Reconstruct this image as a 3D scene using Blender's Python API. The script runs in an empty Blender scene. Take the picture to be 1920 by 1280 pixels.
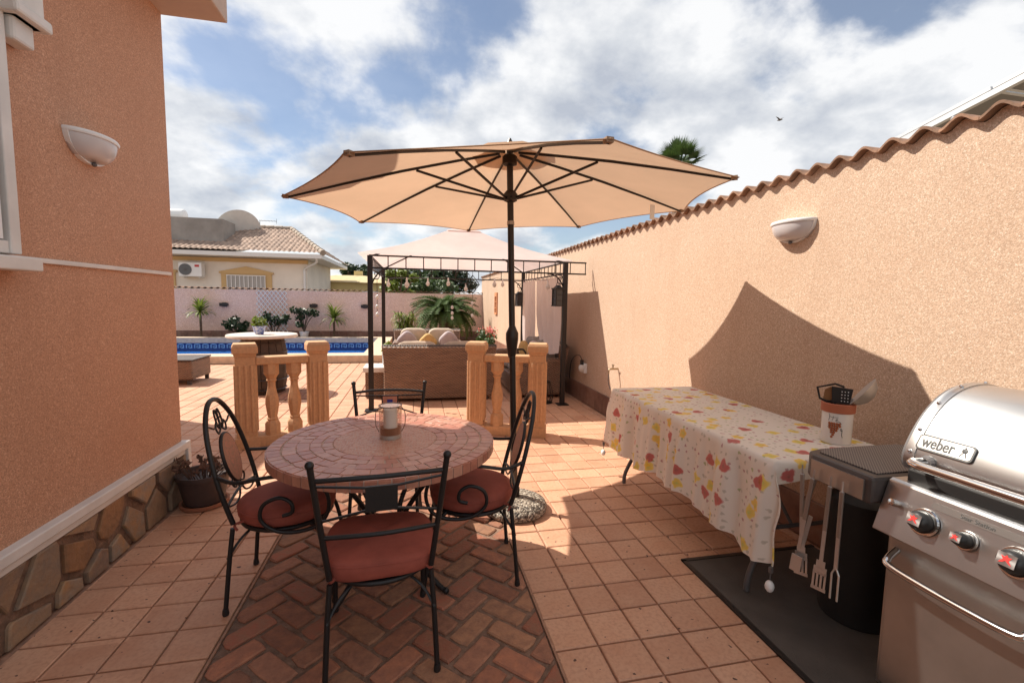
import bpy, math, random
from mathutils import Vector as V, Matrix
random.seed(7)
PI=math.pi
sc=bpy.context.scene; COL=sc.collection
# ---------------- camera ----------------
H=1.45; F=852.12; YAW,PITCH,ROLL=.21185767,.08905649,.0173548
fw=V((math.sin(YAW)*math.cos(PITCH),math.cos(YAW)*math.cos(PITCH),-math.sin(PITCH)))
rt=V((math.cos(YAW),-math.sin(YAW),0)); up=rt.cross(fw)
rt,up=rt*math.cos(ROLL)+up*math.sin(ROLL),up*math.cos(ROLL)-rt*math.sin(ROLL)
cam=bpy.data.cameras.new('camera'); co=bpy.data.objects.new('camera',cam); COL.objects.link(co)
cam.sensor_width=36; cam.lens=F/1920*36; cam.clip_start=.05; cam.clip_end=2000
m=Matrix((rt,up,-fw)).transposed().to_4x4(); m.translation=(0,0,H); co.matrix_world=m
sc.camera=co
def ray(x,y): return fw+rt*((x-960)/F)-up*((y-640)/F)
def atZ(x,y,z=0): d=ray(x,y); return V((0,0,H))+d*((z-H)/d.z)
def atX(x,y,X): d=ray(x,y); return V((0,0,H))+d*(X/d.x)
def atY(x,y,Y): d=ray(x,y); return V((0,0,H))+d*(Y/d.y)
# ---------------- light ----------------
SA,SB=.73,.43                       # light travels (+SA,-SB,-1)
sun_dir=V((-SA,SB,1)).normalized()
elev=math.asin(sun_dir.z); azim=math.atan2(sun_dir.x,sun_dir.y)
sun=bpy.data.lights.new('sun','SUN'); sun.energy=5.0; sun.angle=math.radians(.55); sun.color=(1,.93,.82)
so=bpy.data.objects.new('sun',sun); COL.objects.link(so); so.rotation_euler=sun_dir.to_track_quat('Z','Y').to_euler()
sc.view_settings.view_transform='Standard'; sc.view_settings.look='None'; sc.view_settings.gamma=1; sc.view_settings.exposure=0.52
world=bpy.data.worlds.new('World'); sc.world=world; world.use_nodes=True
class NT:
    def __init__(s,t): s.t=t; t.nodes.clear()
    def n(s,ty,**k):
        o=s.t.nodes.new(ty)
        for a,b in k.items():
            if a[0]=='i' and a[1:].isdigit(): s.put(o,int(a[1:]),b)
            elif a.startswith('in_'): s.put(o,a[3:],b)
            else: setattr(o,a,b)
        return o
    def put(s,o,k,b):
        i=o.inputs[k] if isinstance(k,int) else [q for q in o.inputs if q.name.replace(' ','_')==k and q.enabled][0]
        if isinstance(b,bpy.types.NodeSocket): s.t.links.new(b,i)
        elif isinstance(b,bpy.types.Node): s.t.links.new(b.outputs[0],i)
        else: i.default_value=b
    def math(s,op,a,b=0,c=None):
        o=s.n('ShaderNodeMath',operation=op,i0=a,i1=b)
        if c is not None: s.put(o,2,c)
        return o.outputs[0]
    def mix(s,f,a,b,bt='MIX'):
        o=s.n('ShaderNodeMix',data_type='RGBA',blend_type=bt); s.put(o,0,f); s.put(o,6,a); s.put(o,7,b); return o.outputs[2]
    def ramp(s,f,*st,ip='LINEAR'):
        o=s.n('ShaderNodeValToRGB',i0=f); e=o.color_ramp.elements; o.color_ramp.interpolation=ip
        while len(e)<len(st): e.new(.5)
        for q,(p,c) in zip(e,st): q.position=p; q.color=c if len(c)==4 else (*c,1)
        return o.outputs[0]
def C(*c): return (c[0],c[1],c[2],1)
n=NT(world.node_tree)
sky=n.n('ShaderNodeTexSky',sky_type='NISHITA',sun_disc=False,sun_elevation=elev,sun_rotation=azim,air_density=1.0,dust_density=.6,ozone_density=1.6)
tc=n.n('ShaderNodeTexCoord'); sp=n.n('ShaderNodeSeparateXYZ',i0=tc.outputs[0])
zz=n.math('ADD',n.math('MAXIMUM',sp.outputs[2],0.0),.42)
cv=n.n('ShaderNodeCombineXYZ',i0=n.math('DIVIDE',sp.outputs[0],zz),i1=n.math('DIVIDE',sp.outputs[1],zz),i2=0.0)
mp=n.n('ShaderNodeMapping',i0=cv.outputs[0]); mp.inputs[1].default_value=(3.1,1.35,0); mp.inputs[3].default_value=(1,1,1)
n1=n.n('ShaderNodeTexNoise',in_Vector=mp.outputs[0],in_Scale=2.3,in_Detail=10.0,in_Roughness=.54,in_Distortion=.15)
n2=n.n('ShaderNodeTexNoise',in_Vector=mp.outputs[0],in_Scale=3.6,in_Detail=8.0,in_Roughness=.55)
dens=n.ramp(n1.outputs[0],(.38,(.12,.12,.12)),(.50,(1,1,1)),ip='EASE')
shade=n.ramp(n2.outputs[0],(.34,(11.,11.8,13.4)),(.45,(15.5,16.,16.8)),(.56,(21.,21.,21.)))
skyc=n.mix(1.0,sky.outputs[0],C(2.7,2.6,2.55),'MULTIPLY')
colr=n.mix(n.math('MULTIPLY',dens,.94),skyc,shade)
bg=n.n('ShaderNodeBackground',i0=colr,in_Strength=.034)
n.n('ShaderNodeOutputWorld',i0=bg)
# ---------------- materials ----------------
MATS={}
def M(name,col,rough=.6,metal=0.,noise=None,bump=None,rnd=0.,col2=None,trans=0.,sub=None,pos=False,alpha=None,hue=0.,coat=0.,aniso=None):
    if name in MATS: return MATS[name]
    m=bpy.data.materials.new(name); m.use_nodes=True; n=NT(m.node_tree); MATS[name]=m
    co=(n.n('ShaderNodeNewGeometry').outputs[0] if pos else n.n('ShaderNodeTexCoord').outputs[3])
    c=None
    if noise:
        t=n.n('ShaderNodeTexNoise',in_Vector=co,in_Scale=noise[0],in_Detail=noise[2] if len(noise)>2 else 4.,in_Roughness=.6)
        c2=col2 or tuple(max(0,x*(1-noise[1])) for x in col)
        c=n.mix(n.ramp(t.outputs[0],(.32,(0,0,0)),(.68,(1,1,1))),C(*col),C(*c2))
    else: c=n.mix(0.,C(*col),C(*col))
    if rnd or hue:
        oi=n.n('ShaderNodeObjectInfo')
        h=n.n('ShaderNodeHueSaturation',in_Color=c)
        n.put(h,'Value',n.n('ShaderNodeMapRange',i0=oi.outputs['Random'],i3=1-rnd,i4=1+rnd))
        if hue: 
            w=n.n('ShaderNodeTexWhiteNoise',noise_dimensions='1D',in_W=oi.outputs['Random'])
            n.put(h,'Hue',n.n('ShaderNodeMapRange',i0=w.outputs[0],i3=.5-hue,i4=.5+hue))
        c=h.outputs[0]
    b=n.n('ShaderNodeBsdfPrincipled',in_Roughness=rough,in_Metallic=metal)
    n.put(b,'Base_Color',c)
    if coat: b.inputs['Coat Weight'].default_value=coat
    if aniso: b.inputs['Anisotropic'].default_value=aniso
    if bump:
        if len(bump)>3 and bump[3]=='vor':
            t=n.n('ShaderNodeTexVoronoi',in_Vector=co,in_Scale=bump[0]); hs=t.outputs[0]
        else:
            t=n.n('ShaderNodeTexNoise',in_Vector=co,in_Scale=bump[0],in_Detail=3.); hs=t.outputs[0]
        bp=n.n('ShaderNodeBump',in_Strength=bump[1],in_Distance=bump[2],in_Height=hs); n.put(b,'Normal',bp)
    out=b.outputs[0]
    if trans:
        tr=n.n('ShaderNodeBsdfTranslucent'); n.put(tr,0,c)
        mx=n.n('ShaderNodeMixShader',i0=trans,i1=out,i2=tr.outputs[0]); out=mx.outputs[0]
    if alpha:
        tp=n.n('ShaderNodeBsdfTransparent'); mx=n.n('ShaderNodeMixShader',i0=alpha,i1=tp.outputs[0],i2=out); out=mx.outputs[0]
    n.n('ShaderNodeOutputMaterial',i0=out)
    return m
def stucco(name,base,scale=140,amt=.35,bumpd=.004):
    m=bpy.data.materials.new(name); m.use_nodes=True; n=NT(m.node_tree); MATS[name]=m
    g=n.n('ShaderNodeNewGeometry').outputs[0]
    v=n.n('ShaderNodeTexVoronoi',in_Vector=g,in_Scale=scale); s=n.n('ShaderNodeSeparateColor',i0=v.outputs[1])
    big=n.n('ShaderNodeTexNoise',in_Vector=g,in_Scale=1.6,in_Detail=5.,in_Roughness=.65)
    mid=n.n('ShaderNodeTexNoise',in_Vector=g,in_Scale=scale*.45,in_Detail=2.)
    peb=n.ramp(s.outputs[0],(0,tuple(x*(1-amt*1.5) for x in base)),(.25,tuple(x*(1-amt*.35) for x in base)),(.6,base),(.85,(min(1,base[0]*1.18),min(1,base[1]*1.25),min(1,base[2]*1.3))),(1,(min(1,base[0]*1.3),min(1,base[1]*1.5),min(1,base[2]*1.7))))
    c=n.mix(n.ramp(big.outputs[0],(.35,(0,0,0)),(.7,(.28,.28,.28))),peb,C(base[0]*.78,base[1]*.68,base[2]*.6))
    c=n.mix(n.ramp(mid.outputs[0],(.3,(.35,.35,.35)),(.5,(0,0,0))),c,C(base[0]*.55,base[1]*.48,base[2]*.42))
    stk=n.n('ShaderNodeTexNoise',in_Vector=n.n('ShaderNodeMapping',i0=g,i3=(2.6,2.6,.32)).outputs[0],in_Scale=1.7,in_Detail=6.,in_Roughness=.7)
    c=n.mix(n.ramp(stk.outputs[0],(.52,(0,0,0)),(.74,(.30,.30,.30))),c,C(base[0]*.72,base[1]*.66,base[2]*.62))
    b=n.n('ShaderNodeBsdfPrincipled',in_Roughness=.85); n.put(b,'Base_Color',c)
    hgt=n.math('ADD',n.math('MULTIPLY',v.outputs[0],-1.),n.math('MULTIPLY',mid.outputs[0],.8))
    n.put(b,'Normal',n.n('ShaderNodeBump',in_Strength=.28,in_Distance=bumpd,in_Height=hgt)); n.n('ShaderNodeOutputMaterial',i0=b)
    return m
def tilemat():
    m=bpy.data.materials.new('terracotta_tile'); m.use_nodes=True; n=NT(m.node_tree)
    g=n.n('ShaderNodeNewGeometry').outputs[0]; s=.1947
    fl=n.n('ShaderNodeVectorMath',operation='FLOOR',i0=n.n('ShaderNodeVectorMath',operation='SCALE',i0=n.n('ShaderNodeVectorMath',operation='ADD',i0=g,i1=(-.568+s*100,-2.275+s*100,5)).outputs[0],in_Scale=1/s).outputs[0])
    w=n.n('ShaderNodeTexWhiteNoise',noise_dimensions='2D',in_Vector=fl.outputs[0])
    big=n.n('ShaderNodeTexNoise',in_Vector=g,in_Scale=5.,in_Detail=6.,in_Roughness=.65)
    fine=n.n('ShaderNodeTexNoise',in_Vector=g,in_Scale=60.,in_Detail=3.)
    pit=n.n('ShaderNodeTexNoise',in_Vector=g,in_Scale=34.,in_Detail=2.,in_Roughness=.4)
    c=n.mix(w.outputs[0],C(.48,.238,.14),C(.62,.338,.208))
    c=n.mix(n.ramp(big.outputs[0],(.35,(0,0,0)),(.72,(.5,.5,.5))),c,C(.66,.42,.285))
    c=n.mix(n.ramp(fine.outputs[0],(.35,(.35,.35,.35)),(.55,(0,0,0))),c,C(.38,.18,.11))
    pm=n.ramp(pit.outputs[0],(.255,(1,1,1)),(.285,(0,0,0)))
    c=n.mix(pm,c,C(.10,.045,.03))
    b=n.n('ShaderNodeBsdfPrincipled',in_Roughness=.62); n.put(b,'Base_Color',c)
    n.put(b,'Normal',n.n('ShaderNodeBump',in_Strength=.35,in_Distance=.003,in_Height=n.math('ADD',n.math('MULTIPLY',pm,-1.),n.math('MULTIPLY',fine.outputs[0],.4))))
    n.n('ShaderNodeOutputMaterial',i0=b); return m
def clothmat():
    m=bpy.data.materials.new('printed_cloth'); m.use_nodes=True; n=NT(m.node_tree)
    uv=n.n('ShaderNodeTexCoord').outputs[2]
    def layer(base,off,sc,R,kinds,pet):
        mp=n.n('ShaderNodeMapping',i0=uv); mp.inputs[1].default_value=off
        nz=n.n('ShaderNodeTexNoise',in_Vector=mp.outputs[0],in_Scale=30.,in_Detail=2.)
        wv=n.n('ShaderNodeVectorMath',operation='ADD',i0=mp.outputs[0],i1=n.n('ShaderNodeVectorMath',operation='SCALE',i0=n.n('ShaderNodeVectorMath',operation='SUBTRACT',i0=nz.outputs[1],i1=(.5,.5,.5)).outputs[0],in_Scale=.028).outputs[0])
        vo=n.n('ShaderNodeTexVoronoi',voronoi_dimensions='2D',in_Vector=wv.outputs[0],in_Scale=sc,in_Randomness=.55)
        d=n.n('ShaderNodeVectorMath',operation='SUBTRACT',i0=n.n('ShaderNodeVectorMath',operation='SCALE',i0=wv.outputs[0],in_Scale=1.).outputs[0],i1=vo.outputs[2])
        s3=n.n('ShaderNodeSeparateXYZ',i0=d.outputs[0]); cc=n.n('ShaderNodeSeparateColor',i0=vo.outputs[1])
        th=n.math('ADD',n.math('ARCTAN2',s3.outputs[1],s3.outputs[0]),n.math('MULTIPLY',cc.outputs[1],6.28))
        r=n.n('ShaderNodeVectorMath',operation='LENGTH',i0=d.outputs[0]).outputs['Value']
        lim=n.math('MULTIPLY_ADD',n.math('COSINE',n.math('MULTIPLY',th,pet)),R*.14,R*.86)
        q=n.math('DIVIDE',r,lim)
        inside=n.ramp(q,(.78,(1,1,1)),(1.0,(0,0,0))); 
        out=base
        for lo,hi,ca,cb in kinds:
            sel=n.math('MULTIPLY',n.math('GREATER_THAN',cc.outputs[0],lo),n.math('LESS_THAN',cc.outputs[0],hi))
            colr=n.ramp(q,(0,cb),(.35,ca),(.8,tuple(min(1,x*1.15) for x in ca)),(1,ca))
            out=n.mix(n.math('MULTIPLY',n.math('MULTIPLY',inside,sel),.86),out,colr)
        return out
    b0=C(.86,.79,.71)
    o=layer(b0,(.3,.2,0),26.,.011,[(.0,.28,(.55,.5,.42),(.5,.45,.4)),(.28,.42,(.5,.28,.28),(.4,.2,.2)),(.42,.52,(.42,.46,.25),(.4,.4,.2))],3.)
    o=layer(o,(1.7,.9,0),6.4,.040,[(.1,.66,(.80,.60,.06),(.55,.62,.10))],4.)
    o=layer(o,(.55,.33,0),5.2,.042,[(.30,.85,(.50,.055,.05),(.28,.03,.02))],3.)
    o=layer(o,(2.9,1.4,0),5.8,.038,[(.35,.8,(.84,.55,.05),(.70,.68,.12))],5.)
    fi=n.n('ShaderNodeTexNoise',in_Vector=uv,in_Scale=14.,in_Detail=4.)
    b=n.n('ShaderNodeBsdfPrincipled',in_Roughness=.55); n.put(b,'Base_Color',o)
    n.put(b,'Normal',n.n('ShaderNodeBump',in_Strength=.25,in_Distance=.01,in_Height=fi.outputs[0]))
    tr=n.n('ShaderNodeBsdfTranslucent'); n.put(tr,0,o)
    n.n('ShaderNodeOutputMaterial',i0=n.n('ShaderNodeMixShader',i0=.18,i1=b.outputs[0],i2=tr.outputs[0]).outputs[0]); return m
def weave(name,c1,c2,sx=70.,sz=110.):
    m=bpy.data.materials.new(name); m.use_nodes=True; n=NT(m.node_tree)
    g=n.n('ShaderNodeTexCoord').outputs[3]; s3=n.n('ShaderNodeSeparateXYZ',i0=g)
    a=n.math('SINE',n.math('MULTIPLY',n.math('ADD',s3.outputs[0],s3.outputs[1]),sx*3)); z=n.math('SINE',n.math('MULTIPLY',s3.outputs[2],sz*3))
    h=n.math('MULTIPLY',a,z); nz=n.n('ShaderNodeTexNoise',in_Vector=n.n('ShaderNodeMapping',i0=g,i3=(3,3,30)).outputs[0],in_Scale=2.,in_Detail=3.)
    f=n.math('MULTIPLY_ADD',h,.3,n.math('MULTIPLY_ADD',nz.outputs[0],.9,.05))
    c=n.mix(f,C(*c2),C(*c1)); b=n.n('ShaderNodeBsdfPrincipled',in_Roughness=.5); n.put(b,'Base_Color',c)
    n.put(b,'Normal',n.n('ShaderNodeBump',in_Strength=.8,in_Distance=.006,in_Height=h)); n.n('ShaderNodeOutputMaterial',i0=b); return m
def glassmat(name,tint,fac):
    m=bpy.data.materials.new(name); m.use_nodes=True; n=NT(m.node_tree)
    g=n.n('ShaderNodeBsdfGlossy',in_Roughness=.03); t=n.n('ShaderNodeBsdfTransparent',i0=C(*tint)); l=n.n('ShaderNodeLayerWeight',in_Blend=fac)
    n.n('ShaderNodeOutputMaterial',i0=n.n('ShaderNodeMixShader',i0=l.outputs[1],i1=t.outputs[0],i2=g.outputs[0]).outputs[0]); return m
ST_R=stucco('stucco_peach',(.57,.40,.285),210,.16); ST_L=stucco('stucco_terracotta',(.54,.285,.175),220,.22); ST_B=stucco('stucco_rose',(.80,.55,.44),90,.10)
TILE=tilemat(); CLOTH=clothmat(); WICK=weave('wicker_brown',(.34,.21,.14),(.075,.04,.028),40.,60.); WICKD=weave('wicker_dark',(.12,.085,.07),(.03,.022,.02))
MORT=M('mortar',(.45,.25,.165),.9,noise=(30,.4),bump=(200,.4,.003),pos=True)
BMORT=M('brick_mortar',(.27,.165,.115),.95,noise=(25,.5),bump=(120,.6,.006),pos=True)
BRICKS=[M('brick_%d'%i,c,.85,noise=(22,.55,5.),bump=(70,.7,.006),rnd=.22,col2=c2,pos=True) for i,(c,c2) in enumerate([((.38,.155,.085),(.25,.11,.07)),((.40,.20,.11),(.26,.13,.08)),((.36,.12,.07),(.28,.14,.085)),((.37,.17,.10),(.24,.11,.07))])]
IRON=M('black_iron',(.022,.02,.02),.42,.3,bump=(90,.25,.002)); POLE=M('dark_bronze_pole',(.035,.027,.023),.38,.5)
WHITE=M('white_paint',(.74,.70,.66),.55,noise=(6,.15)); CUSH=M('terracotta_cushion',(.34,.08,.052),.85,noise=(9,.3),bump=(400,.2,.002))
STEEL=M('brushed_steel',(.52,.51,.505),.36,1.,coat=.45,noise=(3,.12),bump=(300,.03,.001),aniso=.5); STEEL2=M('door_steel',(.54,.52,.50),.40,.95,noise=(4,.2),bump=(350,.05,.001),aniso=.6); CHROME=M('polished_steel',(.72,.70,.68),.13,1.)
STONE=M('cast_stone',(.60,.345,.185),.8,noise=(38,.2,6.),bump=(150,.6,.004)); CLAY=M('clay_tile',(.36,.20,.125),.8,noise=(14,.5,5.),bump=(60,.4,.004),rnd=.2)
BLACKP=M('black_plastic',(.018,.017,.017),.4); GREYP=M('grey_plastic',(.11,.10,.10),.5); WHITEP=M('white_plastic',(.78,.77,.76),.35)
CANV=M('umbrella_canvas',(.63,.425,.285),.9,noise=(2.2,.10),bump=(500,.12,.001),trans=.42); CANVW=M('gazebo_canvas',(.84,.69,.645),.9,noise=(2,.12),bump=(7,.35,.02),trans=.42)
LINEN=M('pale_curtain',(.82,.74,.73),.9,noise=(4,.1),trans=.45); BEIGE=M('beige_cushion',(.52,.42,.33),.9,noise=(8,.2),bump=(30,.3,.01)); MAUVE=M('grey_mauve_cushion',(.46,.39,.40),.9,noise=(8,.2)); GOLD=M('ochre_cushion',(.62,.40,.16),.9,noise=(12,.3))
GREYC=M('grey_fabric',(.25,.21,.19),.9,noise=(8,.2))
LEAF=M('leaf_green',(.075,.13,.03),.5,noise=(5,.5),trans=.3); LEAFD=M('leaf_dark',(.03,.06,.018),.45,noise=(5,.5),trans=.2); LEAFY=M('leaf_yellow_green',(.20,.26,.035),.5,noise=(5,.4),trans=.35); CYC=M('cycad_green',(.08,.145,.025),.7,noise=(4,.5),trans=.2)
BARK=M('bark',(.15,.095,.06),.9,noise=(12,.6),bump=(40,.8,.01)); DRY=M('dry_plant',(.12,.06,.04),.9)
# ---------------- mesh builder ----------------
def cr(pts,k=6,closed=False):
    P=[V(p) for p in pts]; o=[]; N=len(P)
    for i in range(N if closed else N-1):
        a,b,c,d=(P[(i-1)%N],P[i],P[(i+1)%N],P[(i+2)%N]) if closed else (P[max(i-1,0)],P[i],P[i+1],P[min(i+2,N-1)])
        for j in range(k):
            t=j/k; o.append(.5*((2*b)+(c-a)*t+(2*a-5*b+4*c-d)*t*t+(3*b-a-3*c+d)*t**3))
    if not closed: o.append(P[-1])
    return o
class B:
    def __init__(s): s.v=[]; s.f=[]; s.uv=None
    def add(s,vs,fs): k=len(s.v); s.v+=[tuple(x) for x in vs]; s.f+=[tuple(i+k for i in f) for f in fs]; return s
    def box(s,c,d,rz=0,rx=0,ry=0,top=1.):
        x,y,z=d[0]/2,d[1]/2,d[2]/2; R=Matrix.Rotation(rz,3,'Z')@Matrix.Rotation(ry,3,'Y')@Matrix.Rotation(rx,3,'X')
        vs=[V(c)+R@V((a*x*(top if e>0 else 1),b*y*(top if e>0 else 1),e*z)) for e in(-1,1) for a,b in((-1,-1),(1,-1),(1,1),(-1,1))]
        return s.add(vs,[(3,2,1,0),(4,5,6,7),(0,1,5,4),(1,2,6,5),(2,3,7,6),(3,0,4,7)])
    def tube(s,pts,r,n=8,closed=False,flat=None):
        P=[V(p) for p in pts]; N=len(P); vs=[]; fs=[]; pn=None
        for i,p in enumerate(P):
            if closed: t=P[(i+1)%N]-P[i-1]
            else: t=P[min(i+1,N-1)]-P[max(i-1,0)]
            t=t.normalized() if t.length>1e-9 else V((0,0,1))
            if pn is None: pn=t.cross(V((0,0,1)) if abs(t.z)<.9 else V((1,0,0))).normalized()
            else:
                pn=pn-t*pn.dot(t); pn=pn.normalized() if pn.length>1e-6 else t.orthogonal().normalized()
            b=t.cross(pn); rr=r[i] if isinstance(r,(list,tuple)) else r
            for k in range(n):
                a=2*PI*k/n; vs.append(p+pn*(math.cos(a)*rr)+b*(math.sin(a)*rr*(flat or 1)))
        for i in range(N if closed else N-1):
            j=(i+1)%N
            for k in range(n): l=(k+1)%n; fs.append((i*n+k,i*n+l,j*n+l,j*n+k))
        if not closed: fs+=[tuple(range(n-1,-1,-1)),tuple(range((N-1)*n,N*n))]
        return s.add(vs,fs)
    def lathe(s,prof,n=24,c=(0,0,0),sx=1,sy=1,ph=0.):
        vs=[];fs=[];m=len(prof)
        for r,z in prof:
            for k in range(n): a=2*PI*k/n+ph; vs.append((c[0]+sx*r*math.cos(a),c[1]+sy*r*math.sin(a),c[2]+z))
        for i in range(m-1):
            for k in range(n): l=(k+1)%n; fs.append((i*n+k,i*n+l,(i+1)*n+l,(i+1)*n+k))
        if prof[0][0]>1e-5: fs.append(tuple(range(n-1,-1,-1)))
        if prof[-1][0]>1e-5: fs.append(tuple(range((m-1)*n,m*n)))
        return s.add(vs,fs)
    def ball(s,c,r,n=10,sz=1.): return s.lathe([(max(1e-6,r*math.sin(PI*i/(n//2+1))),-r*sz*math.cos(PI*i/(n//2+1))) for i in range(n//2+2)],n,c)
    def prism(s,poly,z0,z1,ins=0.,ax=None):
        # poly list of (a,b); ax maps (a,b,h)->xyz
        ax=ax or (lambda a,b,h:(a,b,h)); N=len(poly); ca=sum(p[0] for p in poly)/N; cb=sum(p[1] for p in poly)/N
        def sh(p,d):
            l=math.hypot(p[0]-ca,p[1]-cb) or 1; q=max(0,1-d/l); return (ca+(p[0]-ca)*q,cb+(p[1]-cb)*q)
        rings=[[ax(p[0],p[1],z0) for p in poly]]
        if ins: rings+=[[ax(p[0],p[1],z1-ins*.6) for p in poly],[ax(*sh(p,ins),z1) for p in poly]]
        else: rings.append([ax(p[0],p[1],z1) for p in poly])
        vs=[v for r in rings for v in r]; fs=[tuple(range(N-1,-1,-1)),tuple(range((len(rings)-1)*N,len(rings)*N))]
        for i in range(len(rings)-1):
            for k in range(N): l=(k+1)%N; fs.append((i*N+k,i*N+l,(i+1)*N+l,(i+1)*N+k))
        return s.add(vs,fs)
    def grid(s,fn,nu,nv,uv=None):
        vs=[];fs=[]
        for i in range(nu+1):
            for j in range(nv+1): vs.append(fn(i/nu,j/nv))
        for i in range(nu):
            for j in range(nv): a=i*(nv+1)+j; fs.append((a,a+nv+1,a+nv+2,a+1))
        return s.add(vs,fs)
    def quad(s,a,b,c,d): return s.add([a,b,c,d],[(0,1,2,3)])
    def mesh(s,name,mat,smooth=None):
        me=bpy.data.meshes.new(name); me.from_pydata(s.v,[],s.f); me.materials.append(mat); me.validate()
        if smooth:
            for p in me.polygons: p.use_smooth=True
            me.set_sharp_from_angle(angle=math.radians(smooth if smooth>1 else 40))
        return me
    def build(s,name,mat,parent=None,smooth=None,bev=0,solid=0,loc=None):
        o=bpy.data.objects.new(name,s.mesh(name,mat,smooth)); COL.objects.link(o)
        if parent: o.parent=parent
        if loc: o.location=loc
        if bev: b=o.modifiers.new('b','BEVEL'); b.width=bev; b.segments=2; b.limit_method='ANGLE'
        if solid: b=o.modifiers.new('s','SOLIDIFY'); b.thickness=solid
        return o
def tag(o,label=None,cat=None,group=None,kind=None):
    for k,v in(('label',label),('category',cat),('group',group),('kind',kind)):
        if v: o[k]=v
    return o
def thing(name,label,cat,loc=(0,0,0),rz=0,group=None):
    o=bpy.data.objects.new(name,None); COL.objects.link(o); o.location=loc; o.rotation_euler=(0,0,rz); o.empty_display_size=.1
    return tag(o,label,cat,group)
def inst(o,parent,loc=(0,0,0),rz=0.):
    c=o.copy(); COL.objects.link(c); c.parent=parent; c.location=loc; c.rotation_euler=(0,0,rz); return c
def meshobj(name,me,parent,loc=(0,0,0)):
    o=bpy.data.objects.new(name,me); COL.objects.link(o); o.parent=parent; o.location=loc; return o
def clip(poly,a,b,c):   # keep a*x+b*y<=c
    out=[]
    for i in range(len(poly)):
        p,q=poly[i],poly[(i+1)%len(poly)]; dp=a*p[0]+b*p[1]-c; dq=a*q[0]+b*q[1]-c
        if dp<=0: out.append(p)
        if dp*dq<0: t=dp/(dp-dq); out.append((p[0]+(q[0]-p[0])*t,p[1]+(q[1]-p[1])*t))
    return out
def cliprect(p,x0,x1,y0,y1):
    for a in((-1,0,-x0),(1,0,x1),(0,-1,-y0),(0,1,y1)):
        if p: p=clip(p,*a)
    return p
def area(p): return abs(sum(p[i][0]*p[(i+1)%len(p)][1]-p[(i+1)%len(p)][0]*p[i][1] for i in range(len(p))))/2
def rnd(a,b): return random.uniform(a,b)
# ================= SETTING =================
PX0,PX1,PY0,PY1=-9.5,-1.15,11.15,15.55      # pool opening
WX=2.42; YB=16.5; HX=-1.635
def frame_sheet(x0,x1,y0,y1,z):
    b=B()
    for a in((x0,x1,y0,PY0),(x0,x1,PY1,y1),(x0,PX0,PY0,PY1),(PX1,x1,PY0,PY1)): b.quad((a[0],a[2],z),(a[1],a[2],z),(a[1],a[3],z),(a[0],a[3],z))
    return b
tag(frame_sheet(-400,400,-60,800,-.03).build('ground',M('earth',(.22,.17,.12),.95,noise=(.3,.4),pos=True)),kind='structure')
terr=tag(frame_sheet(-9.9,WX,-.6,YB,-.012).build('terrace',MORT),kind='structure')
S=.1947; J=.0045
def tile_mesh(w,d):
    b=B(); a=[(J,J),(w-J,J),(w-J,d-J),(J,d-J)]; c=.0045
    r=[[(x,y,-.012) for x,y in a],[(x,y,-.004) for x,y in a],[(x+(c if i in(0,3) else -c),y+(c if i<2 else -c),0) for i,(x,y) in enumerate(a)]]
    b.add(sum(r,[]),[(8,9,10,11)]+[(i*4+k,i*4+(k+1)%4,i*4+4+(k+1)%4,i*4+4+k) for i in(0,1) for k in range(4)]); return b
cells=[]
def region(x0,x1,y0,y1,ox,oy):
    i0=math.floor((x0-ox)/S+1e-6); i1=math.ceil((x1-ox)/S-1e-6); j0=math.floor((y0-oy)/S+1e-6); j1=math.ceil((y1-oy)/S-1e-6)
    for i in range(i0,i1):
        for j in range(j0,j1):
            a,b=max(x0,ox+i*S),min(x1,ox+(i+1)*S); c,d=max(y0,oy+j*S),min(y1,oy+(j+1)*S)
            if b-a>.025 and d-c>.025: cells.append((a,c,b-a,d-c))
SX0,SX1,SY1=-.803,.568,3.833
region(SX1,WX-.03,.6,10.62,.568,2.275); region(SX0,SX1,SY1,10.62,.568,2.275)
region(-1.6,SX0,.6,3.6,-1.397,2.8955); region(-8.5,SX0,3.6,10.62,-1.397,2.8955)
region(PX1+.45,WX-.03,10.62,15.6,.568,2.275)
def vis(c):
    p=V((c[0]+c[2]/2,c[1]+c[3]/2,-H)); d=p.dot(fw)
    if d<.2: return 0
    x=960+F*p.dot(rt)/d; y=640-F*p.dot(up)/d
    if x<-30 or x>1950 or y>1310: return 0
    if c[0]>1.5 and c[1]<2.15: return 0
    return c[2]*c[3]/d**3
cells.sort(key=vis,reverse=True)
full={}
fld=B()
for i,c in enumerate(cells):
    if i<300:
        k=(round(c[2],3),round(c[3],3))
        if k not in full: full[k]=tile_mesh(c[2],c[3]).mesh('tile',TILE)
        o=meshobj('tile',full[k],terr,(c[0],c[1],rnd(-.0012,.0012)))
        o.rotation_euler=(rnd(-.004,.004),rnd(-.004,.004),0)
    else:
        t=tile_mesh(c[2],c[3]); fld.add([(v[0]+c[0],v[1]+c[1],v[2]) for v in t.v],t.f)
tag(fld.build('tile_field',TILE,terr),kind='stuff')
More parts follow.
